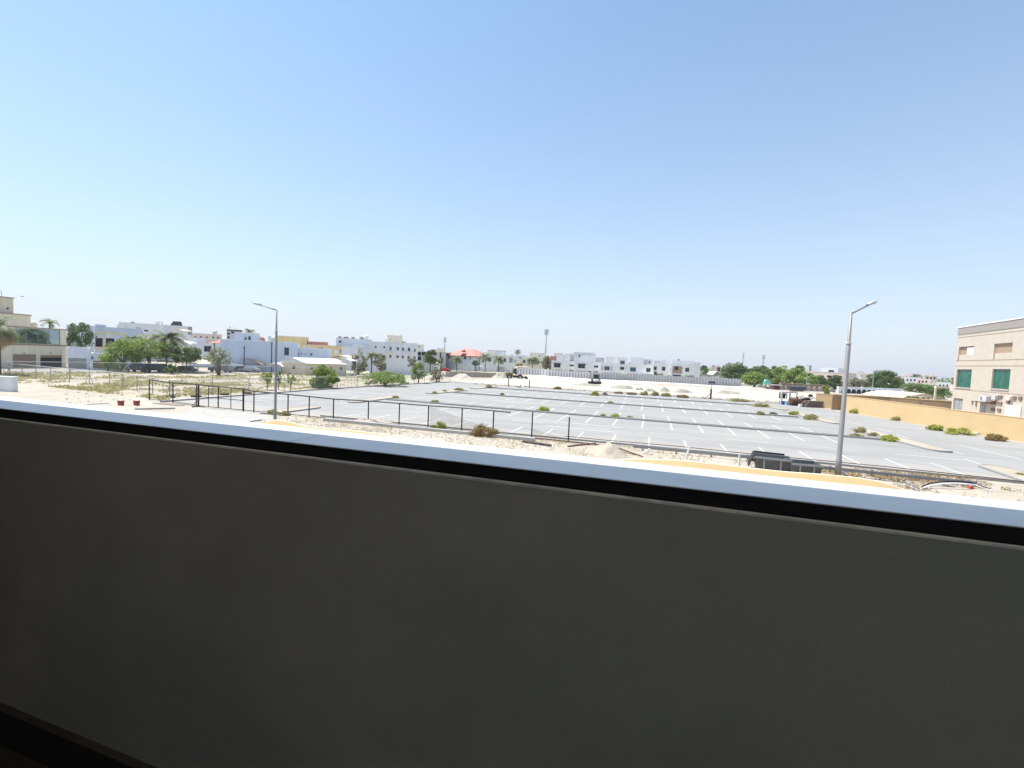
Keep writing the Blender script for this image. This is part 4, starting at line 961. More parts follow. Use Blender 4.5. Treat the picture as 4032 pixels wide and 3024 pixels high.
# ------------------------------------------------------------------ street lamps
def lamp(label,x,yb,ytop,ybreak,tip,v=None,r=.095):
    p=W(x,yb); z=ZH(p,ytop); zb=ZH(p,ybreak); t=thing('street_lamp',label,'street lamp',(p[0],p[1],0),group='tall street lamps by the car park')
    MB().tube([(0,0,0),(0,0,.9),(0,0,.95),(0,0,zb),(0,0,zb+.03),(0,0,z)],[r*1.35,r*1.3,r*1.05,r*.95,r*.72,r*.6],12).build('pole',m_pole,t,True)
    MB().tube([(0,0,zb-.08),(0,0,zb+.02)],r*1.15,12).build('collar',m_lgrey,t)
    # arm in the plane facing the view
    d=ray(*tip); n=np.array([math.sin(YAW),math.cos(YAW)]); tt=depth_of(p)/depth_of(d); q=CAMP+d*tt-np.array([p[0],p[1],0])
    ex=np.array([q[0],q[1],0]); L=np.linalg.norm(ex); ex/=L; s=.62
    a=np.array([0,0,z-.05]); bnd=a+(q-a)*s
    MB().tube([a,a+(q-a)*.35,bnd],[r*.5,r*.42,r*.36],8).build('arm',m_pole,t,True)
    dirv=(q-bnd); hl=np.linalg.norm(dirv); dirv/=hl; side=np.cross(dirv,[0,0,1]); side/=np.linalg.norm(side); upv=np.cross(side,dirv)
    mb=MB(); n1,n2=8,8
    for i in range(n1+1):
        f=i/n1; wd=.17*math.sin(math.pi*(.12+.88*f)**.8)+.03 if i<n1 else .01; c=bnd+dirv*hl*f
        for j in range(n2):
            th=2*math.pi*j/n2; mb.v.append(tuple(c+side*wd*math.cos(th)+upv*(wd*.75*math.sin(th) if math.sin(th)>0 else wd*.25*math.sin(th))))
    for i in range(n1):
        for j in range(n2): j2=(j+1)%n2; mb.f.append((i*n2+j,i*n2+j2,(i+1)*n2+j2,(i+1)*n2+j))
    hd=mb.build('lamp_head',M('lamp housing',(.42,.41,.40),rough=.5,var=.05),t,True)
    c=bnd+dirv*hl*.55-upv*.05; mb=MB(); mb.ell((0,0,0),(.2,.2,.03),12,4); g=mb.build('lens',m_cream,hd); g.location=[float(k) for k in c]
    return t
lamp('tall grey street lamp on the left with its head pointing left',1083,1668,1219,1298,(990,1191))
lamp('tall grey street lamp on the right beside the metal bins',3298,1872,1231,1348,(3456,1184),r=.122)
for lb,x,yb,yt,arm,side in (('thin distant street lamp in front of the park trees',3180,1538,1437,12,-1),('thin distant street lamp left of the big round tree',3440,1548,1460,14,-1),
    ('pale green distant street lamp by the end of the panel fence',2874,1497,1453,-16,1),('slim street lamp in front of the palm on the left',720,1412,1316,5,-1),
    ('first of two slim street lamps in front of the green tree by the unfinished house',1690,1430,1388,6,1),('second slim street lamp right beside the first in front of the green tree',1705,1430,1388,-6,1),
    ('short lamp post on the far right above the bush',3671,1535,1483,6,-1)):
    Y=depth_of(W(x,yb)) if yb-hy(x)>40 else 150
    p=P(x,hy(x),Y); z=ZH(p,yt); t=thing('street_lamp',lb,'street lamp',(p[0],p[1],0),+YAW)
    mt=M('pale green pole',(.36,.45,.42),var=.05); MB().tube([(0,0,0),(0,0,z)],[.11,.07],6).build('pole',mt,t); L=arm*Y/FOC*side
    MB().tube([(0,0,z-.05),(L,0,z+.15)],.05,5).build('arm',mt,t); MB().ell((L*1.2,0,z+.16),(.5,.2,.1),8,4).build('lamp_head',m_lgrey,t)
for lb,x,yb,yt in (('black lamp standard beside the dark square window',844,1400,1354),('thin black pole in front of the blue wall',962,1415,1368),('thin dark pole on the blue wall left of the tall lamp',1070,1430,1350)):
    p=P(x,hy(x),112); z=ZH(p,yt); t=thing('pole',lb,'pole',(p[0],p[1],0)); MB().tube([(0,0,0),(0,0,z)],.11,6).build('shaft',m_black,t)
    MB().ell((0,0,z),(.2,.2,.2),8,5).build('finial',m_black,t)

# telecom masts
def mast(lb,x,yb,yt,d,r,heads):
    p=P(x,hy(x),d); z=ZH(p,yt); t=thing('telecom_mast',lb,'mast',(p[0],p[1],0))
    MB().tube([(0,0,0),(0,0,z*.62),(0,0,z*.62+.05),(0,0,z)],[r,r*.8,r*.55,r*.5],8).build('mast_pole',M('mast grey',(.33,.34,.36),var=.05),t)
    mb=MB()
    for i in range(6):
        th=i*math.pi/3; rr=r*heads; mb.box(rr*math.cos(th)-r*.5,rr*math.sin(th)-r*.5,z-r*7,rr*math.cos(th)+r*.5,rr*math.sin(th)+r*.5,z+r*.5)
        mb.tube([(0,0,z-r*4),(rr*math.cos(th),rr*math.sin(th),z-r*4)],r*.15,4)
    mb.build('antenna_panels',m_lgrey,t)
    MB().tube([(-r*4,0,z*.66),(r*4,0,z*.66)],r*.2,4).build('bracket',m_lgrey,t)
    return t
mast('tall telecom mast with a cluster of antennas above the cream villa',2147,1400,1298,230,.38,2.2)
mast('slim telecom mast left of the red roofed villa',1750,1385,1329,300,.45,1.6)
mast('slim distant mast above the dark park trees, left of the pair',2923,1440,1390,420,.55,1.2)
mast('slim distant mast above the bright park trees, right of the pair',3003,1445,1398,460,.6,1.8)
mast('hazy minaret like tower above the park trees',3187,1460,1442,500,1.8,.5)

# ------------------------------------------------------------------ vegetation
def leaf_mesh(name, cen, size, mat, parent, asp=.55, up_b=0.0, loc=None):
    n=len(cen); cen=np.asarray(cen); 
    a=nr.normal(size=(n,3)); a/=np.linalg.norm(a,axis=1)[:,None]; b=nr.normal(size=(n,3)); b[:,2]+=up_b; b-=a*(a*b).sum(1)[:,None]; b/=np.linalg.norm(b,axis=1)[:,None]
    s=size*nr.uniform(.6,1.4,(n,1)); v=np.empty((n,4,3)); v[:,0]=cen-a*s*asp; v[:,1]=cen-b*s; v[:,2]=cen+a*s*asp; v[:,3]=cen+b*s
    me=bpy.data.meshes.new(name); me.vertices.add(4*n); me.vertices.foreach_set('co',v.reshape(-1)); me.loops.add(4*n); me.loops.foreach_set('vertex_index',np.arange(4*n,dtype=np.int32))
    me.polygons.add(n); me.polygons.foreach_set('loop_start',np.arange(0,4*n,4,dtype=np.int32)); 
    try: me.polygons.foreach_set('loop_total',np.full(n,4,dtype=np.int32))
    except Exception: pass
    me.update(calc_edges=True); me.validate(); me.materials.append(mat)
    o=bpy.data.objects.new(name,me); col.objects.link(o); o.parent=parent
    if loc is not None: o.location=loc
    return o
def crown_points(c, r, n, clumps, gap=.3, floor=None):
    cs=[]
    while len(cs)<clumps:
        th=nr.uniform(0,2*math.pi); z=nr.uniform(-1,1); rr_=nr.uniform(.25,1)**.5*(math.sqrt(max(0,1-z*z)) if z>0 else 1-.22*z*z)*nr.uniform(.8,1.08)
        q=np.array([rr_*math.cos(th),rr_*math.sin(th),z*nr.uniform(.75,1.0)])
        cs.append(q)
    cs=np.array(cs)*np.array(r)*.82+np.array(c); k=nr.integers(0,clumps,n); rr=np.array(r)*nr.uniform(.13,.38,(clumps,1))
    d=nr.normal(size=(n,3)); d/=np.linalg.norm(d,axis=1)[:,None]; d*=nr.uniform(.3,1,(n,1))**.5
    p=cs[k]+d*rr[k]
    if floor is not None: p=p[p[:,2]>floor]
    return p
def tree(label, x0, y0, x1, y1, yb, mat, n=2600, clumps=34, leaf=.2, dd=None, name='tree', cat='tree', trunk=.16, low=False, group=None):
    xc=(x0+x1)/2; Y=dd or depth_of(W(xc,yb)); p=P(xc,hy(xc),Y); zt=ZH(p,y0); zb=max(.02,ZH(p,y1)) if not low else .0; r=(x1-x0)/2*Y/FOC
    t=thing(name,label,cat,(p[0],p[1],0),+YAW,group); cz=(zt+zb)/2; hz=max(.2,(zt-zb)/2); leafs=leaf*Y/90
    pts=crown_points((0,0,cz),(r,r*.9,hz*1.08),n,clumps,floor=.03)
    tr=MB(); tw=trunk*max(1,r/3); hb=max(.1,cz-hz*.5); tr.tube([(0,0,-.05),(tw*.3,0,hb*.5),(0,tw*.4,hb)],[tw*1.25,tw,tw*.8],7)
    for i in range(7):
        th=i*2.4; rr=r*rng.uniform(.35,.75); tr.tube([(0,0,hb*rng.uniform(.5,.95)),(rr*.5*math.cos(th),rr*.5*math.sin(th),hb+hz*.4),(rr*math.cos(th),rr*math.sin(th),cz+hz*rng.uniform(0,.6))],[tw*.6,tw*.35,tw*.12],5)
    tr.build('trunk',m_trunk,t); leaf_mesh('crown',pts,leafs,mat,t)
    return t
def palm(label, xc, yc, yb, rpx, dd=None, mat=None, n=26, dead=0, trunkr=.15):
    Y=dd or depth_of(W(xc,yb)); p=P(xc,hy(xc),Y); zc=ZH(p,yc); R_=rpx*1.12*Y/FOC; t=thing('palm_tree',label,'palm tree',(p[0],p[1],0),rng.uniform(0,6))
    MB().tube([(0,0,-.05),(.08,0,zc*.5),(0,0,zc)],[trunkr*1.2,trunkr,trunkr*1.15],8).build('trunk',M('palm trunk',(.13,.10,.07),var=.3,scale=5),t)
    def fronds(n, mat, e0, e1, nm):
        mb=MB()
        for i in range(n):
            th=i*2.399+rng.uniform(-.2,.2); el=R(rng.uniform(e0,e1)); L=R_*rng.uniform(.85,1.15); pts=[]; h=np.array([math.cos(th),math.sin(th),0]); pos=np.array([0,0,zc]); a=el
            for s in range(9):
                pts.append(pos.copy()); pos=pos+(h*math.cos(a)+np.array([0,0,1])*math.sin(a))*L/8; a-=R(13)
            sd=np.cross(h,[0,0,1])
            for s in range(1,9):
                for k in range(3):
                    c=pts[s]*(1-k/3)+pts[s-1]*k/3; wl=L*.30*math.sin(math.pi*min(.97,(s+.5-k/3)/9.2))**.7; fwd=(pts[s]-pts[s-1]); fwd/=np.linalg.norm(fwd)
                    for q in (-1,1):
                        tip=c+sd*q*wl+fwd*wl*.55-np.array([0,0,wl*.35]); wv=fwd*max(.035,L*.018); mb.v+=[tuple(c-wv),tuple(c+wv),tuple(tip)]; m_=len(mb.v); mb.f.append((m_-3,m_-2,m_-1))
            mb.tube(pts,[.03+.01*(8-s)/8*R_ for s in range(9)],3,False)
        mb.build(nm,mat,t)
    fronds(int(n*1.5),mat or L_palm,-5,85,'fronds')
    if dead: fronds(dead,L_deadpalm,-45,5,'dead_fronds')
    return t
def shrub(label,x0,y0,x1,yb,mat,n=500,leaf=.12,name='weed_clump',cat='weeds',group='weed clumps on the car park kerbs',clumps=16,up_b=2.0):
    xc=(x0+x1)/2; p=W(xc,yb); Y=depth_of(p); r=(x1-x0)/2*Y/FOC; h=(yb-y0)*Y/FOC*.95
    t=thing(name,label,cat,(p[0],p[1],0),+YAW,group); n=int(n*max(.6,min(3,(x1-x0)/60)))
    pts=crown_points((0,0,h*.35),(r,max(.25,min(r*.6,1.2)),h*.75),n,clumps,floor=.02); leaf_mesh('foliage',pts,leaf*Y/45,mat,t,asp=.2,up_b=up_b)
    st=MB()
    for i in range(9): th=i*.7; st.tube([(0,0,0),(r*.55*math.cos(th),.3*math.sin(th),h*rng.uniform(.3,.8))],[.02,.008],3,False)
    st.build('stems',m_trunk,t); return t

tree('round dark green tree behind the low white garage block',262,1266,368,1368,1440,L_dark,3600,40,.16,dd=104)
tree('big spreading green tree over the black parked vehicles',400,1330,560,1462,1468,L_green,5200,50,.17,dd=92,trunk=.2)
tree('wide green tree crown just left of the tall palm',500,1332,672,1420,1466,L_green,4600,46,.17,dd=93,trunk=.2)
tree('olive green tree between the palm and the white villa',672,1357,795,1428,1465,L_mid,3600,36,.17,dd=96)
tree('grey sparse half bare tree in front of the tan carport',808,1366,915,1440,1466,L_grey,900,26,.2,dd=92,trunk=.3)
tree('leafy dark shrub beside the carport pillar under the trees',650,1434,702,1464,1466,L_mid,900,14,.16,dd=90,name='shrub',cat='shrub')
tree('small bright shrub by the pinkish gate on the left',405,1420,442,1452,1455,L_green,600,10,.15,dd=90,name='shrub',cat='shrub')
palm('palm cut by the left edge of the photo, with brown drooping fronds',-12,1292,1450,74,dd=70,n=20,dead=26,trunkr=.35)
palm('tall date palm rising behind the green trees on the left',655,1342,1466,66,dd=97,n=34,dead=6)
palm('palm top showing above the big spreading green tree',520,1345,1466,48,dd=104,n=26)
palm('wispy palm top behind the roof of the beige villa',196,1272,1440,30,dd=118,n=12)
palm('small far palm above the roof of the blue grey house',981,1308,1420,20,dd=160,n=22)
palm('palm between the grey green trees right of the cabin',1464,1403,1475,26,dd=104,n=22)
palm('grey green palm directly before the red roofed villa',1800,1415,1462,26,dd=165,n=26)
palm('left palm of the pair before the pale green villa',1912,1408,1462,26,dd=165,n=26)
palm('right palm of the pair before the pale green villa',1964,1415,1464,28,dd=162,n=26)
palm('tall far palm silhouetted above the pale villas',2038,1385,1455,15,dd=210,n=18)
palm('bushy palm in front of the cream villa with blue windows',2098,1418,1470,27,dd=160,n=28)
tree('grey green feathery tree right of the cabin, larger of two',1378,1384,1452,1474,1475,L_grey,2200,26,.15,trunk=.18)
tree('grey green feathery tree right of the palm by the cabin',1468,1394,1534,1458,1470,L_grey,1900,22,.15,dd=104)
tree('broad bright shrub with dark underside inside the chain link fence',1213,1440,1343,1527,1528,L_lime,7500,40,.17,name='shrub',cat='shrub',trunk=.12,group='shrubs along the chain link fence')
tree('small open shrub left of the tall lamp post by the fence',1026,1457,1082,1520,1536,L_lime,700,12,.15,name='shrub',cat='shrub',trunk=.06,group='shrubs along the chain link fence')
tree('small open shrub directly right of the tall lamp post',1086,1462,1112,1512,1536,L_lime,380,8,.15,name='shrub',cat='shrub',trunk=.05,group='shrubs along the chain link fence')
tree('thin sparse sapling between the lamp post and the bright shrub',1127,1464,1168,1520,1540,L_lime,420,12,.13,name='shrub',cat='shrub',trunk=.05,group='shrubs along the chain link fence')
tree('low spreading feathery green mesquite inside the fence',1417,1462,1622,1522,1520,L_green,5200,44,.15,name='shrub',cat='shrub',trunk=.14,low=True,group='shrubs along the chain link fence')
tree('upright dense green shrub tree right of the spreading mesquite',1614,1432,1688,1500,1509,L_green,2600,26,.14,trunk=.12)
tree('sparse olive shrub at the far end of the chain link fence',1686,1446,1756,1504,1505,L_grey,1100,20,.14,name='shrub',cat='shrub',group='shrubs along the chain link fence')
tree('feathery olive tree behind the spreading mesquite',1600,1410,1655,1450,1475,L_grey,900,14,.16,dd=112)
tree('green tree in front of the unfinished house',1663,1375,1728,1434,1462,L_mid,2200,24,.17,dd=140)
tree('grey tree beside the white gatehouse',1722,1408,1752,1432,1462,L_grey,700,10,.16,dd=150)
tree('clipped green bush between two palms by the lodge',1858,1420,1888,1438,1462,L_dark,900,12,.16,dd=170)
tree('grey green tree at the left end of the modern villas',2130,1402,2174,1460,1474,L_grey,1900,20,.18,dd=165)
tree('brown thatched bush above the sand coloured carport',2022,1427,2062,1445,1470,L_olive,800,10,.18,dd=176)
tree('green tree right behind the sixth modern villa',2750,1436,2792,1484,1490,L_mid,1500,18,.18,dd=185)
for i,(x0,x1,y0,lb) in enumerate(((2574,2590,1463,'green bush at the corner of the fifth modern villa'),(2580,2620,1468,'low brown bush before the fifth modern villa'),(2712,2752,1480,'low dark bush before the sixth modern villa'),(2756,2788,1475,'yellow green bush right of the sixth modern villa'),(2690,2710,1478,'small yellowish bush under the sixth villa window'))):
    tree(lb,x0,y0,x1,1490,1500,(L_mid,L_olive,L_dark,L_yel,L_yel)[i],600,9,.17,dd=158,name='shrub',cat='shrub')
PT='trees in the park behind the dug area'
for lb,x0,y0,x1,y1,dd,mt,n in (('dark dense park tree at the left end of the park trees',2842,1428,2948,1512,165,L_dark,5200),
    ('bright green low park tree before the dark one',2924,1464,3026,1512,150,L_green,4200),('olive park tree behind and between the dark and bright ones',2944,1440,3030,1490,185,L_mid,3200),
    ('mid green park tree right of the bright low one',3020,1442,3084,1510,178,L_mid,3000),('light green park tree in the middle of the park group',3040,1444,3116,1510,165,L_green,3200),
    ('bright crowned park tree left of the thin lamp',3090,1450,3172,1514,158,L_green,3600),('tall rounded park tree standing behind the light green ones',3124,1440,3172,1475,215,L_mid,1500),
    ('light green park tree under the thin street lamp',3140,1468,3216,1520,152,L_green,2600),('dark feathery tree in front of the pink villa, left of the lamp post',3200,1480,3262,1528,160,L_dark,2200),
    ('dark grey green tree touching the tall lamp post',3266,1478,3326,1530,158,L_dark,2400),('pale dusty tree right of the tall lamp post',3340,1486,3400,1524,170,L_grey,1800),
    ('second pale dusty tree left of the round tree',3392,1492,3446,1524,172,L_grey,1500),('large round dark green tree on the right',3436,1459,3534,1530,145,L_dark,6000),
    ('pale tree just behind the large round tree on its right',3515,1480,3560,1530,160,L_grey,1400),('wide feathery green bush before the far right houses',3540,1510,3722,1566,118,L_mid,5200),
    ('grey tree top among the far right houses',3590,1474,3626,1495,260,L_grey,800)):
    w_=(x1-x0)*.09; tree(lb,x0-w_,y0,x1+w_,y1+6,y1+8,mt,int(n*1.5),44,.155,dd=dd,group=PT,trunk=.2)
tree('bright green shrub over the start of the yellow wall',3238,1518,3276,1558,1560,L_lime,1100,14,.14,dd=98,name='shrub',cat='shrub')
tree('far low dark shrub at the right end of the arcade wall',3528,1540,3552,1562,1565,L_mid,500,8,.15,dd=118,name='shrub',cat='shrub')
p=W(3090,1538); 
hd=MB(); hd.box(0,0,.2,7,1.6,1.9); 
for lb,x0,x1,yt,yb in (('clipped dark hedge below the park trees, left part',3042,3108,1503,1520),('clipped dark hedge below the park trees, right part',3180,3246,1512,1531)):
    a=W(x0,yb); b=W(x1,yb); t=thing('hedge',lb,'hedge',(a[0],a[1],0),math.atan2(b[1]-a[1],b[0]-a[0])); L=float(np.linalg.norm((b-a)[:2])); hh=ZH(a,yt)
    leaf_mesh('foliage',np.column_stack([nr.uniform(0,L,2200),nr.uniform(0,1.6,2200),nr.uniform(.05,hh,2200)]),.25,L_dark,t)
    MB().box(.2,.2,0,L-.2,1.4,hh*.85).build('branches',m_trunk,t)

# distant tree line along the horizon: nobody could count it
pts=[]
for i in range(9000):
    x=nr.uniform(-150,4250); Y=nr.uniform(330,520); q=P(x,hy(x),Y); hgt=2+4.5*fbm(x*.02,0,4); pts.append((q[0],q[1],nr.uniform(0,hgt)))
tag(leaf_mesh('distant_greenery',pts,1.3,L_mid,None),'hazy belt of distant trees between far houses','trees',kind='stuff')

# weeds on kerbs and edges (one thing each)
WD=[(2110,1598,2172,1621,L_yel,'large yellow green weed on the front median right of the black fence end'),(2400,1631,2446,1646,L_yel,'yellow green weed on the front median near the middle'),
 (2362,1632,2388,1642,L_olive,'small dry weed left of the yellow weed on the front median'),(2468,1640,2492,1646,L_olive,'tiny flat weed on the front median'),
 (2322,1541,2360,1558,L_yel,'bright weed on the far median'),(2372,1546,2392,1557,L_olive,'small weed right of the bright one on the far median'),
 (2390,1583,2422,1590,L_olive,'thin grey weed on the middle median'),(1968,1550,1985,1558,L_olive,'single small weed on the middle median at left'),
 (1788,1529,1828,1540,L_olive,'brown green weed on the left end of the middle island'),(1742,1537,1762,1544,L_olive,'small weed on the kerb of the middle island'),(1700,1544,1722,1551,L_olive,'small weed at the near tip of the middle island'),
 (1910,1516,1941,1528,L_olive,'olive weed on the far left island'),(1688,1576,1732,1588,L_olive,'dry weed on the front median at left'),(1542,1560,1573,1568,L_olive,'dry weed on the front left island'),
 (1692,1662,1770,1691,L_yel,'bright green weed at the foot of the black fence'),(1850,1668,1965,1718,L_brown,'large brown green bush growing through the black fence'),
 (1910,1700,1982,1720,L_brown,'dry brown weeds right of the large brown bush'),(1050,1612,1100,1632,L_olive,'weed clump behind the left lamp post'),(1085,1618,1145,1636,L_olive,'yellowish weeds right of the left lamp post'),
 (2955,1590,3040,1602,L_olive,'olive weeds on the far right island'),(2972,1620,3015,1634,L_olive,'pale weed on the middle right island'),(3025,1623,3060,1634,L_grey,'thin pale weed beside the olive weed on the middle right island'),
 (3104,1619,3152,1634,L_yel,'yellow green weed on the middle right island, left of two'),(3158,1633,3234,1653,L_olive,'long olive weed on the middle right island, right of two'),
 (3360,1684,3420,1704,L_olive,'olive weed on the near right island, upper'),(3420,1702,3462,1717,L_olive,'small dry weed between two larger ones on the near right island'),(3462,1711,3546,1737,L_yel,'large yellow green weed on the near right island'),
 (3340,1708,3405,1723,L_olive,'low weed on the front median behind the right lamp post'),(3340,1612,3395,1628,L_yel,'yellow green weed at the foot of the yellow wall, farthest'),
 (3502,1642,3565,1657,L_olive,'olive weed at the foot of the yellow wall, second from far'),(3645,1672,3720,1695,L_yel,'green weed at the foot of the yellow wall, left of the tallest'),(3700,1684,3842,1710,L_yel,'long green weed bank at the foot of the yellow wall'),
 (3870,1708,3960,1735,L_brown,'dry brown weed at the foot of the yellow wall near the right edge'),(4000,1862,4032,1876,L_olive,'weed on the near right island at the photo edge'),
 (2688,1560,2712,1567,L_brown,'small brown weed by the rusty pole'),(2518,1541,2556,1556,L_olive,'sandy weed at the far edge of the lot, leftmost of three'),(2560,1543,2598,1558,L_olive,'olive weed at the far edge of the lot, middle of three'),
 (2598,1548,2646,1561,L_olive,'spreading weed at the far edge of the lot, right of three'),(2660,1556,2712,1566,L_brown,'brown weed at the far edge of the lot'),(2862,1571,2960,1581,L_olive,'long olive weed row at the far edge of the lot'),
 (2180,1524,2212,1533,L_brown,'brown dirt weed at the far edge beyond the far median'),(2420,1545,2455,1550,L_brown,'flat brown weed at the far edge left of the sandy ones'),(2462,1547,2510,1554,L_brown,'low brown weeds behind the far median')]
for x0,y0,x1,yb,mt,lb in WD: shrub(lb,x0,y0,x1,yb,mt,n=1500,clumps=30)
# weedy field inside the chain link fence
pts=[]; 
while len(pts)<19000:
    x=nr.uniform(-100,1500); y=nr.uniform(1468,1575); 
    if y>1500+.12*(x+0) and x<668: continue
    if x>668 and y>1565-(x-668)*.062: continue
    q=W(x,y); f=.5*fbm(q[0]*.16,q[1]*.11,21)+.5*fbm(q[0]*.55,q[1]*.45,5)
    if f<.535+nr.uniform(-.04,.04): continue
    s=nr.uniform(0,1)**2; pts.append((q[0],q[1],.02+s*.35*(f-.4)*3))
tag(leaf_mesh('dry_weeds',pts,.20,L_olive,None,asp=.3,up_b=1.2),'patches of dry olive weeds over the sandy field behind the left fences','weeds',kind='stuff')
pts=[]
for i in range(90000):
    u=nr.uniform(-30,30); v=nr.uniform(26.5,33.6); 
    if fbm(u*.5,v*.6,31)+.5*fbm(u*2.2,v*2.2,7)<.80 or (u<9 and nr.uniform()<.85): continue
    pts.append((u,v,.02+.16*nr.uniform()**2))
tag(leaf_mesh('verge_weeds',pts,.085,L_brown,None,asp=.16,up_b=.6),'dry brown weeds scattered on the verge by the front kerb','weeds',kind='stuff')
# rubble
mb=MB(); 
def rock(mb,x,y,s):
    pts_=[(x+s*dx*rng.uniform(.6,1.2),y+s*dy*rng.uniform(.6,1.2),z*s*rng.uniform(.5,1)) for dx,dy,z in ((-1,-1,0),(1,-1,0),(1,1,0),(-1,1,0),(-.6,-.6,.8),(.6,-.6,.9),(.5,.6,.8),(-.6,.5,.7))]
    mb.hexa(pts_[:4],pts_[4:])
for i in range(1700):
    u=rng.uniform(-31,-6) if i<1300 else rng.uniform(-2,28); v=rng.gauss(30.8,1.1) if i<1300 else rng.uniform(26.5,33.2); rock(mb,u,v,rng.uniform(.02,.065) if i%25 else rng.uniform(.07,.14))
for i in range(110):
    q=W(rng.uniform(250,700),rng.uniform(1525,1600)); rock(mb,q[0],q[1],rng.uniform(.03,.12))
for i in range(500):
    rock(mb,rng.uniform(-38,26),rng.uniform(93,96),rng.uniform(.08,.3))
tag(mb.build('rubble',M('pale rubble',(.42,.37,.30),var=.2,scale=3)),'pale rubble and stones strewn along the front verge','stones',kind='stuff')

# ------------------------------------------------------------------ vehicles
def car(label,x,yb,wpx,body,kind='sedan',rz=None,hpx=None,dd=None):
    p=W(x,yb) if dd is None else P(x,hy(x),dd); Y=depth_of(p); L=4.6 if kind=='sedan' else 4.8; hh=1.42 if kind=='sedan' else 1.85
    t=thing('parked_car',label,'car',(p[0],p[1],0),(+YAW if rz is None else rz),'cars parked under the carports on the left')
    prof=[(-.5,.25),(-.5,.5),(-.46,.56),(-.28,.60),(-.17,.96),(.22,1.0),(.38,.64),(.48,.60),(.5,.5),(.5,.25)] if kind=='sedan' else [(-.5,.25),(-.5,.52),(-.44,.6),(-.26,.64),(-.17,.98),(.4,1.0),(.47,.62),(.5,.55),(.5,.25)]
    mb=MB(); n=len(prof); W_=.88
    for s in (-1,1):
        for a,b in prof: mb.v.append((a*L,s*W_*(1 if b<.7 else .8),b*hh))
    mb.f.append(tuple(range(n))); mb.f.append(tuple(reversed(range(n,2*n))))
    for i in range(n): j=(i+1)%n; mb.f.append((j,i,n+i,n+j))
    bd=mb.build('body',body,t)
    m2=MB(); z0,z1=.66*hh,.92*hh
    a0,a1=(-.21,.26) if kind=='sedan' else (-.2,.40)
    m2.hexa([(a0*L,-W_*.955,z0),(a1*L,-W_*.955,z0),(a1*L,W_*.955,z0),(a0*L,W_*.955,z0)],[((a0+.05)*L,-W_*.825,z1),((a1-.05)*L,-W_*.825,z1),((a1-.05)*L,W_*.825,z1),((a0+.05)*L,W_*.825,z1)])
    m2.build('side_windows',m_glass,t)
    for a in (-.31,.31):
        for s in (-1,1):
            w_=MB().tube([(a*L,s*(W_-.18),.33),(a*L,s*(W_+.03),.33)],.33,14).build('wheel',m_tyre,t); MB().tube([(a*L,s*(W_+.031),.33),(a*L,s*(W_+.05),.33)],.18,10).build('rim',m_galv,w_)
    for s in (-.6,.6): MB().box(-.505*L,s-.15,.5*hh,-.49*L,s+.15,.58*hh).build('headlight',m_wframe,t)
    return t
carb=M('black car paint',(.012,.013,.016),rough=.25,var=.05); cars=M('silver car paint',(.42,.43,.44),rough=.3,var=.03,metal=.5); carw=M('white car paint',(.72,.72,.72),rough=.3,var=.02); card=M('dark grey car paint',(.06,.06,.065),rough=.3,var=.03)
car('black off roader under the flat white carport, seen from behind',603,1467,62,carb,'suv',rz=R(80))
car('long black vehicle in the shade of the big green tree',545,1466,70,carb,'suv')
car('dark car under the cream carport beside the palm trunk',725,1466,50,card,'sedan')
car('grey car half hidden behind the fence brace left of the tan carport',870,1467,60,M('grey car paint',(.25,.26,.27),rough=.3,var=.03,metal=.4),'suv')
car('white car behind the half bare tree at the tan carport',918,1463,40,carw,'suv',rz=R(60))
car('dark grey car between the white one and the silver sedan',944,1464,40,card,'sedan',rz=R(65))
car('silver sedan at the right end of the tan carport',985,1466,56,cars,'sedan')
car('red car behind the hedge by the white gatehouse',1752,1455,20,M('red car paint',(.4,.02,.02),rough=.3,var=.03),'sedan',dd=165)
car('dark red car in the courtyard behind the yellow wall',3650,1600,40,M('maroon car paint',(.08,.015,.02),rough=.3,var=.03),'sedan',dd=72)

def wheel(parent,x,y,z,r,w,rim):
    w_=MB().tube([(x,y-w/2,z),(x,y+w/2,z)],r,18).build('wheel',m_tyre,parent); MB().tube([(x,y-w/2-.02,z),(x,y+w/2+.02,z)],r*.5,12).build('rim',rim,w_)
# wheel loader
p=W(2028,1496); t=thing('wheel_loader','large wheel loader with bucket to the right working in the pale sand','loader',(p[0],p[1],.1),+YAW)
yl=M('loader ochre',(.33,.20,.06),var=.2); 
MB().hexa([(-2.7,-.9,.9),(-.6,-.9,.7),(-.6,.9,.7),(-2.7,.9,.9)],[(-2.5,-.8,1.9),(-.6,-.8,2.0),(-.6,.8,2.0),(-2.5,.8,1.9)]).build('engine_cover',yl,t)
MB().box(-.6,-.5,.6,1.6,.5,1.2).build('front_frame',m_black,t)
c=MB().hexa([(-.7,-.75,1.9),(.5,-.75,1.3),(.5,.75,1.3),(-.7,.75,1.9)],[(-.6,-.65,3.0),(.35,-.65,3.0),(.35,.65,3.0),(-.6,.65,3.0)]).build('cab',m_glass,t)
MB().box(-.75,-.8,3.0,.5,.8,3.12).build('cab_roof',yl,c)
for s in (-.6,.6): MB().hexa([(.9,s-.1,1.2),(3.0,s-.1,.35),(3.0,s+.1,.35),(.9,s+.1,1.2)],[(.9,s-.1,1.6),(3.0,s-.1,.65),(3.0,s+.1,.65),(.9,s+.1,1.6)]).build('lift_arm',m_black,t)
MB().hexa([(2.9,-1.3,.1),(3.9,-1.3,.05),(3.9,1.3,.05),(2.9,1.3,.1)],[(2.7,-1.3,1.0),(3.3,-1.3,1.1),(3.3,1.3,1.1),(2.7,1.3,1.0)]).build('bucket',m_black,t)
for x in (-1.6,1.4):
    for y in (-1.0,1.0): wheel(t,x,y,.75,.75,.5,M('dusty rim',(.35,.33,.3)))
MB().tube([(-2,.3,1.9),(-2,.3,2.6)],.06,6).build('exhaust',m_black,t)
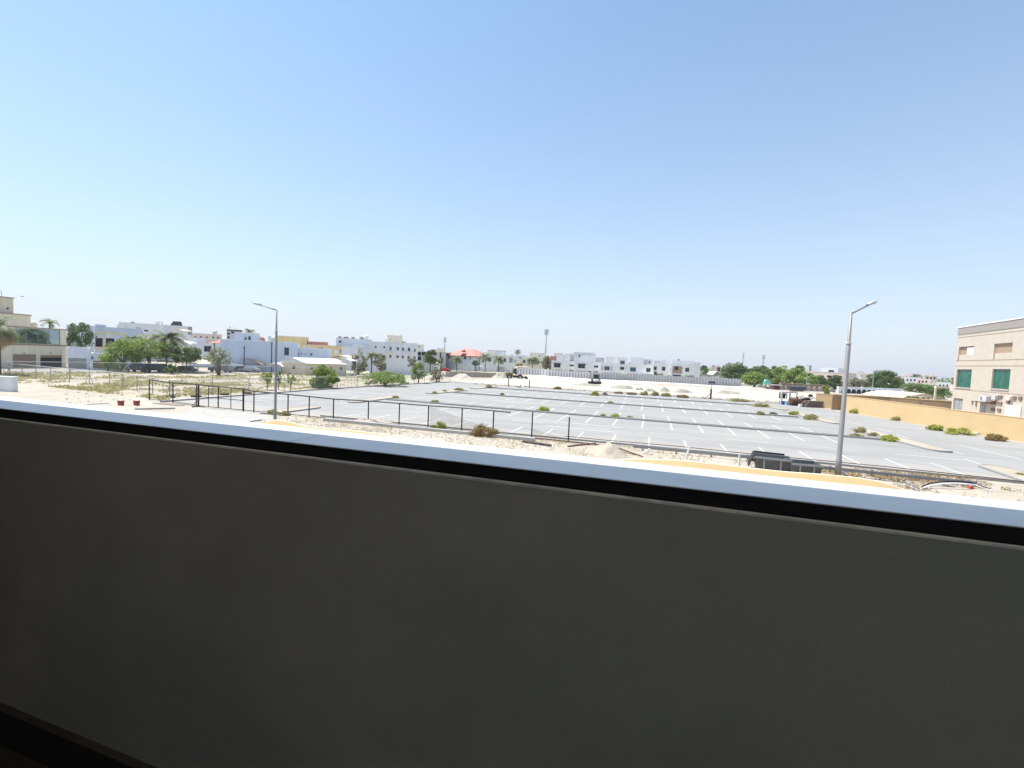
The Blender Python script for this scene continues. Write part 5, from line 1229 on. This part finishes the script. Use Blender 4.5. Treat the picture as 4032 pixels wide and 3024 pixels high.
# small backhoe seen from the front
p=W(2345,1515); t=thing('backhoe','small backhoe loader facing the camera beside the fence embankment','loader',(p[0],p[1],.1),+YAW)
MB().hexa([(-.5,-1,.5),(.9,-1,.5),(.9,1.6,.5),(-.5,1.6,.5)],[(-.35,-.8,1.35),(.75,-.8,1.35),(.75,1.4,1.5),(-.35,1.4,1.5)]).build('engine_cover',m_cream,t)
c=MB().box(-.45,.2,1.4,.85,1.6,2.45).build('cab',m_glass,t); MB().box(-.55,.1,2.45,.95,1.7,2.58).build('cab_roof',m_black,c)
for x in (-.45,.8): MB().box(x-.04,.12,1.4,x+.04,.19,2.45).build('cab_pillar',m_black,c)
MB().hexa([(-2.3,-2.4,.05),(.6,-2.4,.05),(.6,-1.6,.05),(-2.3,-1.6,.05)],[(-2.3,-2.3,.85),(.6,-2.3,.85),(.6,-1.7,.85),(-2.3,-1.7,.85)]).build('bucket',m_black,t)
for s in (-.3,.7): MB().tube([(s,-.5,1.0),(s,-1.7,.6)],.09,5).build('lift_arm',m_trim,t)
for x,y,r_ in ((-.7,-.6,.45),(1.15,-.6,.45),(-.75,1.3,.7),(1.2,1.3,.7)):
    w_=MB().tube([(x-.18,y,r_),(x+.18,y,r_)],r_,14).build('wheel',m_tyre,t)
# dark skip wagon in background & red-roofed hut, generator, culvert
p=W(3135,1541); t=thing('skip','dark blue open skip standing on the road below the hedge','skip',(p[0],p[1],.05),+YAW)
k_=M('dark blue steel',(.05,.06,.09),rough=.5,var=.1); MB().hexa([(-1.5,-.9,.1),(1.5,-.9,.1),(1.5,.9,.1),(-1.5,.9,.1)],[(-2.6,-1.1,1.4),(2.6,-1.1,1.4),(2.6,1.1,1.4),(-2.6,1.1,1.4)]).build('tub',k_,t)
MB().box(-2.7,-1.18,1.4,2.7,-1.0,1.5).box(-2.7,1.0,1.4,2.7,1.18,1.5).build('rim',m_galv,t)
p=W(3054,1534); t=thing('kiosk','small dark red hut with a pale roof by the park wall','hut',(p[0],p[1],0),+YAW)
MB().box(-.9,-.6,0,.9,.6,1.3).build('body',m_reddark,t); MB().box(-1.1,-.8,1.3,1.1,.8,1.45).build('roof',m_lgrey,t)
p=W(2935,1535); t=thing('culvert_slab','flat concrete slab over a dark culvert at the end of the panel fence','slab',(p[0],p[1],0),+YAW)
MB().box(-2,-.5,.7,2,1.5,.9).build('slab',m_white,t); MB().box(-1,0,.0,1.6,1.4,.7).build('opening',m_dark,t)
p=W(2044,1526); t=thing('concrete_block','small grey block unit at the far edge of the car park','block',(p[0],p[1],0),+YAW)
MB().box(-.5,-.3,0,.45,.3,.35).box(.15,-.2,.35,.35,.2,.65).build('body',m_conc,t)
for lb,x,yb,yt in (('short dark post just left of the wheel loader at the lot edge',2002,1522,1493),('short dark post between the loader and the backhoe at the far edge',2084,1527,1498)):
    p=W(x,yb); z=ZH(p,yt); tag(MB().tube([(0,0,0),(0,0,z)],.1,6).ell((0,0,z),(.11,.11,.05),6,4).build('post',m_rust,None,loc=p),lb,'post')
p=W(2798,1572); z=ZH(p,1507)
t=thing('floodlight_pole','rusty leaning brace pole with two black floodlights at the far edge of the car park','lamp post',(p[0],p[1],0),+YAW)
MB().tube([(0,0,0),(0,0,z*.62)],.16,7).build('lower_pole',m_rust,t); MB().tube([(0,0,z*.62),(0,0,z)],.05,6).build('upper_pole',m_galv,t); MB().tube([(-1.2,0,0),(-.05,0,z*.35)],.05,5).build('brace',m_rust,t)
for s in (-.28,.32): MB().box(s-.2,-.15,z-.1,s+.2,.15,z+.22).build('floodlight',m_black,t)
MB().tube([(-.45,0,z-.08),(.5,0,z-.08)],.03,4).build('crossbar',m_black,t)

# ------------------------------------------------------------------ junk pile at the far right of the lot
def at(x,y,z=0): return W(x,y,z)
p=W(3075,1593); t=thing('timber_gantry','white timber post frame at the left of the junk pile','frame',(p[0],p[1],0),+YAW); S=depth_of(p)/FOC
for dx in (0,.32*100*S,): MB().box(dx-.12,-.1,0,dx+.12,.1,2.1).build('post',m_wframe,t)
MB().box(-.1,-.08,2.1,2.4,.08,2.25).build('beam',m_wframe,t)
p=W(3084,1593); t=thing('crate','bright blue crate at the foot of the white posts in the junk pile','crate',(p[0],p[1],0),+YAW)
bl=M('blue plastic',(.03,.12,.28),var=.1); MB().box(-.5,-.4,0,.5,.4,.06).box(-.5,-.4,.06,.5,-.35,.6).box(-.5,.35,.06,.5,.4,.6).box(-.5,-.35,.06,-.45,.35,.6).box(.45,-.35,.06,.5,.35,.6).build('body',bl,t); MB().box(-.54,-.44,.6,.54,-.34,.66).build('rim',bl,t)
p=W(3104,1595); t=thing('box','pale blue box between the blue crate and the rusty tank','box',(p[0],p[1],0),+YAW); MB().box(-.55,-.4,0,.55,.4,.55).build('body',M('pale blue panel',(.30,.42,.5),var=.1),t); MB().box(-.58,-.43,.55,.58,.43,.6).build('lid',M('pale blue panel',(.30,.42,.5)),t)
p=W(3131,1597); t=thing('tank','rusty brown tank in the middle of the junk pile','tank',(p[0],p[1],0),+YAW); MB().tube([(-.9,0,.65),(.9,0,.65)],.62,14).build('body',m_rust,t); MB().box(-.8,-.5,0,-.6,.5,.4).box(.6,-.5,0,.8,.5,.4).build('stand',m_black,t); MB().tube([(.3,0,1.2),(.3,0,1.5)],.15,8).build('neck',m_rust,t)
for lb,x,yb,z0 in (('black steel frame standing over the rusty tank',3126,1592,1.1),('black seat like frame hanging on the white posts',3086,1590,.9)):
    p=W(x,yb); t=thing('scrap_stand',lb,'frame',(p[0],p[1]+.8,z0),+YAW); MB().box(-.7,-.05,0,-.6,.05,1.1).box(.6,-.05,0,.7,.05,1.1).box(-.6,-.05,1.0,.6,.05,1.1).box(-.6,-.05,0,.6,.05,.1).build('frame',m_black,t)
    if z0<1: MB().hexa([(-.55,.0,.1),(.35,.0,.0),(.35,.1,.0),(-.55,.1,.1)],[(-.45,0,.98),(.55,0,.9),(.55,.1,.9),(-.45,.1,.98)]).build('panel',m_black,t)
    else: MB().tube([(-.6,0,-z0),(-.6,0,0)],.05,5).tube([(.6,0,-z0),(.6,0,0)],.05,5).build('legs',m_black,t)
p=W(3203,1604); t=thing('timber_stack','stack of weathered planks at the right end of the junk pile','timber stack',(p[0],p[1],0),+YAW+.12)
for j in range(6):
    for i in range(3):
        off=rng.uniform(-.25,.25); L=2.0-.12*j; MB().box(-L+off,-.6+i*.42,.02+j*.19,L*.9+off,-.6+i*.42+.36,.02+j*.19+.13).build('plank',m_wood,t)
p=W(3166,1598); t=thing('scrap_machine','dark tangled scrap machine between the tank and the planks','scrap',(p[0],p[1]+1.0,0),+YAW)
MB().hexa([(-1,-.5,0),(1.6,-.5,0),(1.6,.5,0),(-1,.5,0)],[(-.6,-.4,1.1),(1.0,-.4,1.3),(1.0,.4,1.3),(-.6,.4,1.1)]).build('body',m_black,t)
for i in range(6): MB().tube([(-1+i*.45,0,.9),(-.6+i*.5,.1,1.5+.2*math.sin(i*2)),(.1+i*.5,0,1.3)],.05,5).build('bent_pipe',m_rust if i%2 else m_black,t)
MB().ell((1.3,0,1.75),(.4,.3,.25)).build('motor',m_black,t)
tag(MB().box(-.2,-.2,0,.2,.2,.42).box(-.23,-.23,.42,.23,.23,.46).build('bucket',m_white,None,loc=W(3150,1602),rz=.2),'small white container in front of the rusty tank','container')
for lb,x,yb,w_,h_,mt in (('white block pile by the start of the long yellow wall, left',3306,1613,.5,.7,m_white),('white square block right of the lamp pole by the yellow wall',3337,1615,.85,1.35,m_wframe)):
    t=thing('white_block',lb,'block',W(x,yb),+YAW); MB().box(-w_,-.3,0,w_,.4,h_).build('body',mt,t); MB().box(-w_*1.1,-.35,h_,w_*1.1,.45,h_+.08).build('top',m_conc,t)
t=thing('black_box','open black box right of the white square block at the yellow wall','box',W(3353,1613),+YAW); MB().box(-.4,-.3,0,.4,.3,.9).build('body',m_black,t); MB().box(-.34,-.32,.1,.34,-.303,.8).build('opening',m_rust,t)
t=thing('white_block','small pale block at the foot of the yellow wall near its green weeds','block',W(3845,1712),+YAW); MB().box(-.2,-.2,0,.2,.2,.3).build('body',m_cream,t)

# ------------------------------------------------------------------ metal bins at the front
def bin_(label,x0,x1,yb,depth_v,h,rz,lid):
    a=W((x0+x1)/2,yb); a=np.array([a[0],depth_v,0]); Y=depth_of(a); Lx=(x1-x0)/2*Y/FOC/math.cos(YAW)*.93
    t=thing('metal_bin',label,'bin',(a[0],a[1],0),rz,'open metal bins beside the right street lamp')
    b=[(-Lx*.88,-.45,.12),(Lx*.88,-.45,.12),(Lx*.88,.45,.12),(-Lx*.88,.45,.12)]; tp=[(-Lx,-.62,h),(Lx,-.62,h),(Lx,.62,h),(-Lx,.62,h)]
    mb=MB(); 
    bi=[(p[0]*.96,p[1]*.93,.17) for p in b]; ti=[(p[0]*.96,p[1]*.93,h) for p in tp]
    mb.poly(b[::-1])
    for i in range(4): j=(i+1)%4; mb.quad(b[i],b[j],tp[j],tp[i]); mb.quad(bi[j],bi[i],ti[i],ti[j]); mb.quad(tp[i],tp[j],ti[j],ti[i])
    mb.poly(bi); mb.build('tub',M('weathered galvanised',(.11,.115,.12),rough=.6,var=.3,scale=4,metal=.4),t)
    MB().box(-Lx*1.03,-.68,h-.09,Lx*1.03,-.63,h+.02).box(-Lx*1.03,.63,h-.09,Lx*1.03,.68,h+.02).build('rim',m_galv,t)
    for s in (-.45,.45): MB().box(Lx*s-.04,-.60,.15,Lx*s+.04,-.50,h-.12).build('rib',m_galv,t)
    MB().tube([(-Lx-.12,0,h*.6),(-Lx*.93,0,h*.6)],.07,8).build('lifting_pin',m_galv,t)
    for x_ in (-Lx*.7,Lx*.7):
        for y_ in (-.35,.35): MB().tube([(x_,y_-.04,.09),(x_,y_+.04,.09)],.09,8).build('castor',m_tyre,t)
    if lid: MB().hexa([(-Lx-.30,-.55,.25),(-Lx-.26,-.55,.25),(-Lx-.26,.6,.25),(-Lx-.30,.6,.25)],[(-Lx-.05,-.66,h+.1),(-Lx-.0,-.66,h+.1),(-Lx-.0,.7,h+.1),(-Lx-.05,.7,h+.1)]).box(-Lx+.02,.68,h,Lx*.75,.74,h+.12).build('lid',m_black,t)
    return t
bin_('left open metal bin with a black lid hanging on its left side',2955,3085,1843,30.0,.90,R(-8),True)
bin_('right open metal bin leaning close against the left one',3085,3195,1862,29.5,.82,R(4),False)

# kerb beams, guard rails, posts lying on the verge
t=thing('concrete_beam','long grey concrete beam lying along the black fence','beam',(-20,32.4,0)); MB().box(-6.5,-.15,0,12,.15,.24).build('beam',m_conc,t)
t=thing('guard_rail','grey steel guard rail lying on the verge left of the metal bins','guard rail',(-1,32.7,.15))
mb=MB()
for z0,z1,y in ((0,.06,0),(.06,.14,.05),(.14,.2,0)): mb.box(0,y,z0,8.2,y+.04,z1-.004)
mb.build('rail',m_galv,t)
for i in range(4): MB().box(.6+i*2.2,.06,-.15,.72+i*2.2,.14,.25).build('rail_post',m_galv,t)
t=thing('guard_rail','grey steel guard rail on the verge right of the right street lamp','guard rail',(10,31.7,.12),R(-2))
mb=MB()
for z0,z1,y in ((0,.06,0),(.06,.14,.05),(.14,.2,0)): mb.box(0,y,z0,7.5,y+.04,z1-.004)
mb.build('rail',m_galv,t)
for i in range(4): MB().box(.5+i*2.1,.06,-.12,.62+i*2.1,.14,.25).build('rail_post',m_galv,t)
tag(MB().tube([(0,0,.35),(3,0,.33),(8,.05,.36),(13,0,.3),(20,-.3,.34),(30,-1.2,.3)],.028,6).build('steel_pipe',m_rust,None,loc=(-6,33.75,0)),'long thin rusty pipe running along the front kerb','pipe')
for lb,x,yb,dx,z in (('white stub post leaning left of the guard rail',2530,1786,.45,.35),('short white post in the middle of the guard rail',2700,1806,.18,.75),('upright white post just left of the metal bins',2909,1838,.0,.75),('white fallen post right of the right street lamp',3335,1874,-.5,.4)):
    p=W(x,yb); t=thing('white_post',lb,'post',(p[0],p[1],0),group='short white posts on the front verge'); MB().tube([(0,0,0),(dx,0,z)],.06,8).build('shaft',m_lgrey,t); MB().tube([(dx,0,z),(dx*1.04,0,z+.03)],.07,8).build('cap',m_wframe,t)
for lb,pa,pb,r_,mt in (('pale plank lying across the end of the black fence',(2235,1760),(2345,1748),.06,m_wood),('dark timber lying by the end of the black fence',(2058,1742),(2170,1759),.09,M('dark timber',(.08,.07,.06))),
    ('thin pipe lying right of the sand heap',(2400,1755),(2530,1800),.04,m_rust),('long pipe lying over the sand heap edge',(2350,1752),(2500,1793),.03,m_wood),
    ('pale pipe lying on the right verge',(3560,1845+65),(3620,1937),.05,m_wframe),('grey pipe slanting on the right verge',(3555,1895),(3618,1940),.07,m_galv),
    ('white plank lying in the sand left of the red buckets',(345,1593),(430,1590),.05,m_wframe),('grey plank lying on the driveway edge',(530,1613),(690,1610),.08,m_conc),('short brown stick in the sand left of the left lamp post',(985,1662),(1032,1655),.04,m_wood),
    ('dark bar lying before the black gate',(755,1604),(800,1600),.05,m_black)):
    a=W(*pa); b=W(*pb); d=b-a; tag(MB().tube([(0,0,r_),(d[0]*.5,d[1]*.5,r_+.01),(d[0],d[1],r_)],r_,6).build('lying_bar',mt,None,loc=a),lb,'bar')
a=W(3600,1905); pts_=[W(x,y,.05+.25*math.sin(math.pi*i/6))-a for i,(x,y) in enumerate(((3630,1915),(3665,1903),(3710,1897),(3760,1896),(3800,1899),(3835,1903),(3900,1925)))]
tag(MB().tube(pts_,.04,6).build('black_hose',m_black,None,loc=(a[0],a[1],0)),'black hose arching over the right verge','hose')
tag(MB().tube([q+np.array([-.2,-.5,0]) for q in pts_],.05,6).build('pale_hose',m_lgrey,None,loc=(a[0],a[1],0)),'pale hose lying beside the black hose on the right verge','hose')
tag(MB().hexa([(-.2,-.15,0),(.16,-.18,0),(.2,.15,0),(-.18,.16,0)],[(-.1,-.08,.1),(.08,-.1,.07),(.09,.1,.12),(-.1,.07,.06)]).build('red_rag',M('red cloth',(.4,.06,.05)),None,loc=W(3820,1922)),'crumpled red rag on the right verge','rag')
for lb,x in (('small red bucket in the sand, left of two',476),('small red bucket in the sand, right of two',538)):
    p=W(x,1596); t=thing('red_bucket',lb,'bucket',(p[0],p[1],0),group='red buckets on the sand'); rr=M('red plastic',(.30,.06,.05),var=.3,scale=8)
    MB().hexa([(-.19,-.15,0),(.19,-.15,0),(.19,.15,0),(-.19,.15,0)],[(-.22,-.17,.46),(.22,-.17,.46),(.22,.17,.46),(-.22,.17,.46)]).build('body',rr,t); MB().box(-.23,-.18,.46,.23,.18,.50).build('rim',m_peach,t)
p=W(-10,1540); t=thing('concrete_barrier','pale concrete block at the left edge on the sand','block',(p[0],p[1],0),+YAW)
a=P(-40,1540,depth_of(p)); L1=62*depth_of(p)/FOC
MB().box(-1.2,0,0,L1,.5,ZH(p,1483)).build('body',m_lgrey,t); MB().box(-1.25,-.05,ZH(p,1483),L1+.04,.55,ZH(p,1483)+.06).build('top',m_white,t)
tag(MB().prism([(-2,-.4),(-.6,-.7),(1,-.6),(2.1,-.2),(1.4,.4),(0,.6),(-1.5,.4)],.0,.03).build('asphalt_patch',M('brown mud',(.22,.17,.12),var=.2),None,loc=W(672,1592)),'flat brown patch of mud before the black gate','patch')
for lb,x,y in (('dark tyre half lying by the light fence near the gate',668,1566),('dark tyre at the foot of the light fence behind the gate',772,1563),('dark planter dish behind the gate bars',884,1555),('dark planter dish right of the gate by the field',975,1550)):
    tag(MB().tube([(0,0,0),(0,0,.16)],[.55,.5],12).build('tyre',m_tyre,None,loc=W(x,y)),lb,'tyre')

# bird in the sky
p=P(88,1167,60); t=thing('bird','small dark bird gliding in the sky above the beige villa','bird',p,R(20))
MB().ell((0,0,0),(.22,.06,.05),8,5).build('body',m_black,t); MB().poly([(-.05,0,0),(.08,0,0),(.05,.4,.06),(-.06,.45,.05)]).poly([(-.05,0,0),(-.06,-.4,.02),(.05,-.4,.03),(.08,0,0)]).build('wings',m_black,t)

# ------------------------------------------------------------------ shade canopies in front of the building
def big_canopy(label, prof_px, vb, depthv, posts_u):
    pr=[]
    for x,y in prof_px:
        d=ray(x,y); q=CAMP+d*vb/d[1]; pr.append((q[0],q[2]))
    u0=pr[0][0]; t=thing('shade_canopy',label,'canopy',(u0,vb,0))
    def zi(u):
        for a,b in zip(pr[:-1],pr[1:]):
            if u<=b[0]: f=(u-a[0])/(b[0]-a[0]); return a[1]+(b[1]-a[1])*f
        return pr[-1][1]
    n,mv=40,8; mb=MB(); U=np.linspace(pr[0][0],pr[-1][0],n+1); Z=[zi(u) for u in U]
    for _ in range(3): Z=[Z[0]]+[(Z[i-1]+2*Z[i]+Z[i+1])/4 for i in range(1,n)]+[Z[-1]]
    for j in range(mv+1):
        s=j/mv
        for i in range(n+1): mb.v.append((U[i]-u0, -depthv*s, Z[i]-.45*s*s-.12*math.sin(math.pi*s)))
    for j in range(mv):
        for i in range(n): k=j*(n+1)+i; mb.f.append((k+n+1,k+n+2,k+1,k))
    mb.build('membrane',m_ocanvas,t,True)
    MB().tube([(U[i]-u0,0,Z[i]-.03) for i in range(n+1)],.05,6).build('edge_cable',m_cream,t)
    for u in posts_u: MB().tube([(u-u0,-.1,0),(u-u0,-.1,zi(u)-.05)],.07,8).build('post',m_cream,t)
    return t
big_canopy('orange tan fabric shade canopy below the balcony, left one',[(1030,1672),(1060,1655),(1092,1650),(1140,1662),(1210,1679),(1330,1690),(1450,1702),(1580,1720),(1720,1739)],17.6,6,(-16.2,-8.5))
big_canopy('orange tan fabric shade canopy below the balcony, right one',[(2370,1813),(2500,1806),(2650,1811),(2800,1824),(2950,1842),(3078,1857),(3220,1866),(3301,1873),(3390,1882),(3440,1890),(3510,1909),(3600,1940)],17.6,6,(0,7.0))

# ------------------------------------------------------------------ the balcony
m_par=M('grey plaster parapet',(.44,.418,.358),rough=.95,var=.10,scale=2.2,bump=.25,scale2=260)
def blotch(m,c2,scale,lo,hi):
    t=m.node_tree; b=t.nodes['Principled BSDF']; src=b.inputs['Base Color'].links[0].from_socket
    g=t.nodes.new('ShaderNodeNewGeometry'); n=t.nodes.new('ShaderNodeTexNoise'); n.inputs['Scale'].default_value=scale; n.inputs['Detail'].default_value=5; t.links.new(g.outputs['Position'],n.inputs['Vector'])
    r=t.nodes.new('ShaderNodeMapRange'); r.inputs[1].default_value=lo; r.inputs[2].default_value=hi; t.links.new(n.outputs[0],r.inputs[0])
    x=t.nodes.new('ShaderNodeMix'); x.data_type='RGBA'; t.links.new(r.outputs[0],x.inputs[0]); t.links.new(src,x.inputs[6]); x.inputs[7].default_value=(*c2,1); t.links.new(x.outputs[2],b.inputs['Base Color'])
blotch(m_par,(.36,.375,.335),1.3,.40,.66); blotch(m_par,(.39,.35,.305),2.6,.55,.85)
bal=thing('balcony','grey plastered balcony parapet with a pale metal coping across the foreground','balcony',(0,1.05,4.47))
def bb(name,x0,y0,z0,x1,y1,z1,mat,par=bal):
    return MB().box(x0,y0-1.05,z0-4.47,x1,y1-1.05,z1-4.47).build(name,mat,par)
bb('parapet_wall',-4.2,1.042,4.47,5.2,1.235,5.695,m_par)
mcop=M('pale coping metal',(.80,.80,.79),rough=.5,var=.05,scale=6); mbk=M('black seal',(.006,.006,.007),rough=.9,var=.2)
ju=W(1120,1737,5.7345)[0]; ju=float(W(1230,1720,5.7345)[0])
z0,z1=5.7322,5.7345
for a,b in ((-4.2,ju-.002),(ju+.002,ju+2.4),(ju+2.404,5.2)): bb('coping',a,1.055,z0,b,1.268,z1,mcop)
bb('coping_joint',ju-.0018,1.058,z0,ju+.0018,1.266,z1-.003,m_frame)
bb('seal_strip',-4.2,1.054,5.6999,5.2,1.10,5.7319,mbk)
bb('lit_plaster_edge',-4.2,1.0412,5.6955,5.2,1.0535,5.7003,M('lit rim plaster',(.78,.74,.66),var=.25,scale=14))  # lighter colour paints the thin line of light caught by the rim
bb('coping_core',-4.2,1.102,5.6955,5.2,1.262,5.7319,m_conc)
sk=bb('skirting',-4.2,1.020,4.40,5.2,1.0415,4.60,M('dark skirting tile',(.03,.035,.04),rough=.4,var=.15))
bb('skirting_top',-4.2,1.018,4.601,5.2,1.0412,4.606,M('brown grout',(.085,.062,.045),var=.3,scale=20))
for cx_,cy_ in ((2035,1915),(2245,1944),(2402,1972),(2428,1978)):
    d=ray(cx_,cy_); q=CAMP+d*1.0415/d[1]; bb('chip',q[0]-.0016,1.0405,q[2]-.0014,q[0]+.0016,1.0418,q[2]+.0014,m_trim)
m_int=M('interior plaster',(.62,.60,.56),var=.06)
bb('floor',-4.2,-1.2,4.40,5.2,1.0195,4.468,M('brown floor tile',(.06,.045,.032),rough=.5,var=.2,scale=3))
bb('back_wall',-4.2,-1.4,4.40,5.2,-1.205,8.09,m_int)
bb('side_wall',-4.5,-1.4,4.40,-4.205,1.265,8.09,M('dimming side wall',(.05,.047,.04),var=.1))  # unseen wall, coloured dark so the parapet dims towards the left
bb('unseen_dimming_panel',-4.2,-1.2,4.47,-1.6,-1.15,7.2,M('dark dimming panel',(.06,.035,.02),var=.2))  # unseen dark panel added at the back to dim the parapet's left part
bb('side_wall',5.205,-1.4,4.40,5.5,1.265,8.09,m_int)
CEIL=1.196+2.37*math.sin(R(3))/math.tan(SUN_EL)+.0
bb('ceiling_slab',-4.5,-1.4,8.1,5.5,CEIL,8.45,m_int)
bb('facade_below',-12,1.06,.0,12,1.235,4.46,m_grey); bb('facade_above',-12,.9,8.46,12,1.2,10.5,m_grey)
bb('facade_beside',-12,1.06,4.465,-4.52,1.235,8.44,m_grey); bb('facade_beside',5.52,1.06,4.465,12,1.235,8.44,m_grey)

# ------------------------------------------------------------------ haze
hz=bpy.data.materials.new('haze air'); hz.use_nodes=True; tt=hz.node_tree
for n in list(tt.nodes):
    if n.type=='BSDF_PRINCIPLED': tt.nodes.remove(n)
pv=tt.nodes.new('ShaderNodeVolumePrincipled'); pv.inputs['Color'].default_value=(.93,.95,1,1); pv.inputs['Density'].default_value=.0002; pv.inputs['Anisotropy'].default_value=.2
tt.links.new(pv.outputs[0],tt.nodes['Material Output'].inputs['Volume'])
HAZE=True
if HAZE:
    MB().box(-3600,-1600,-1.2,3600,4600,60).build('haze',hz)['kind']='stuff'
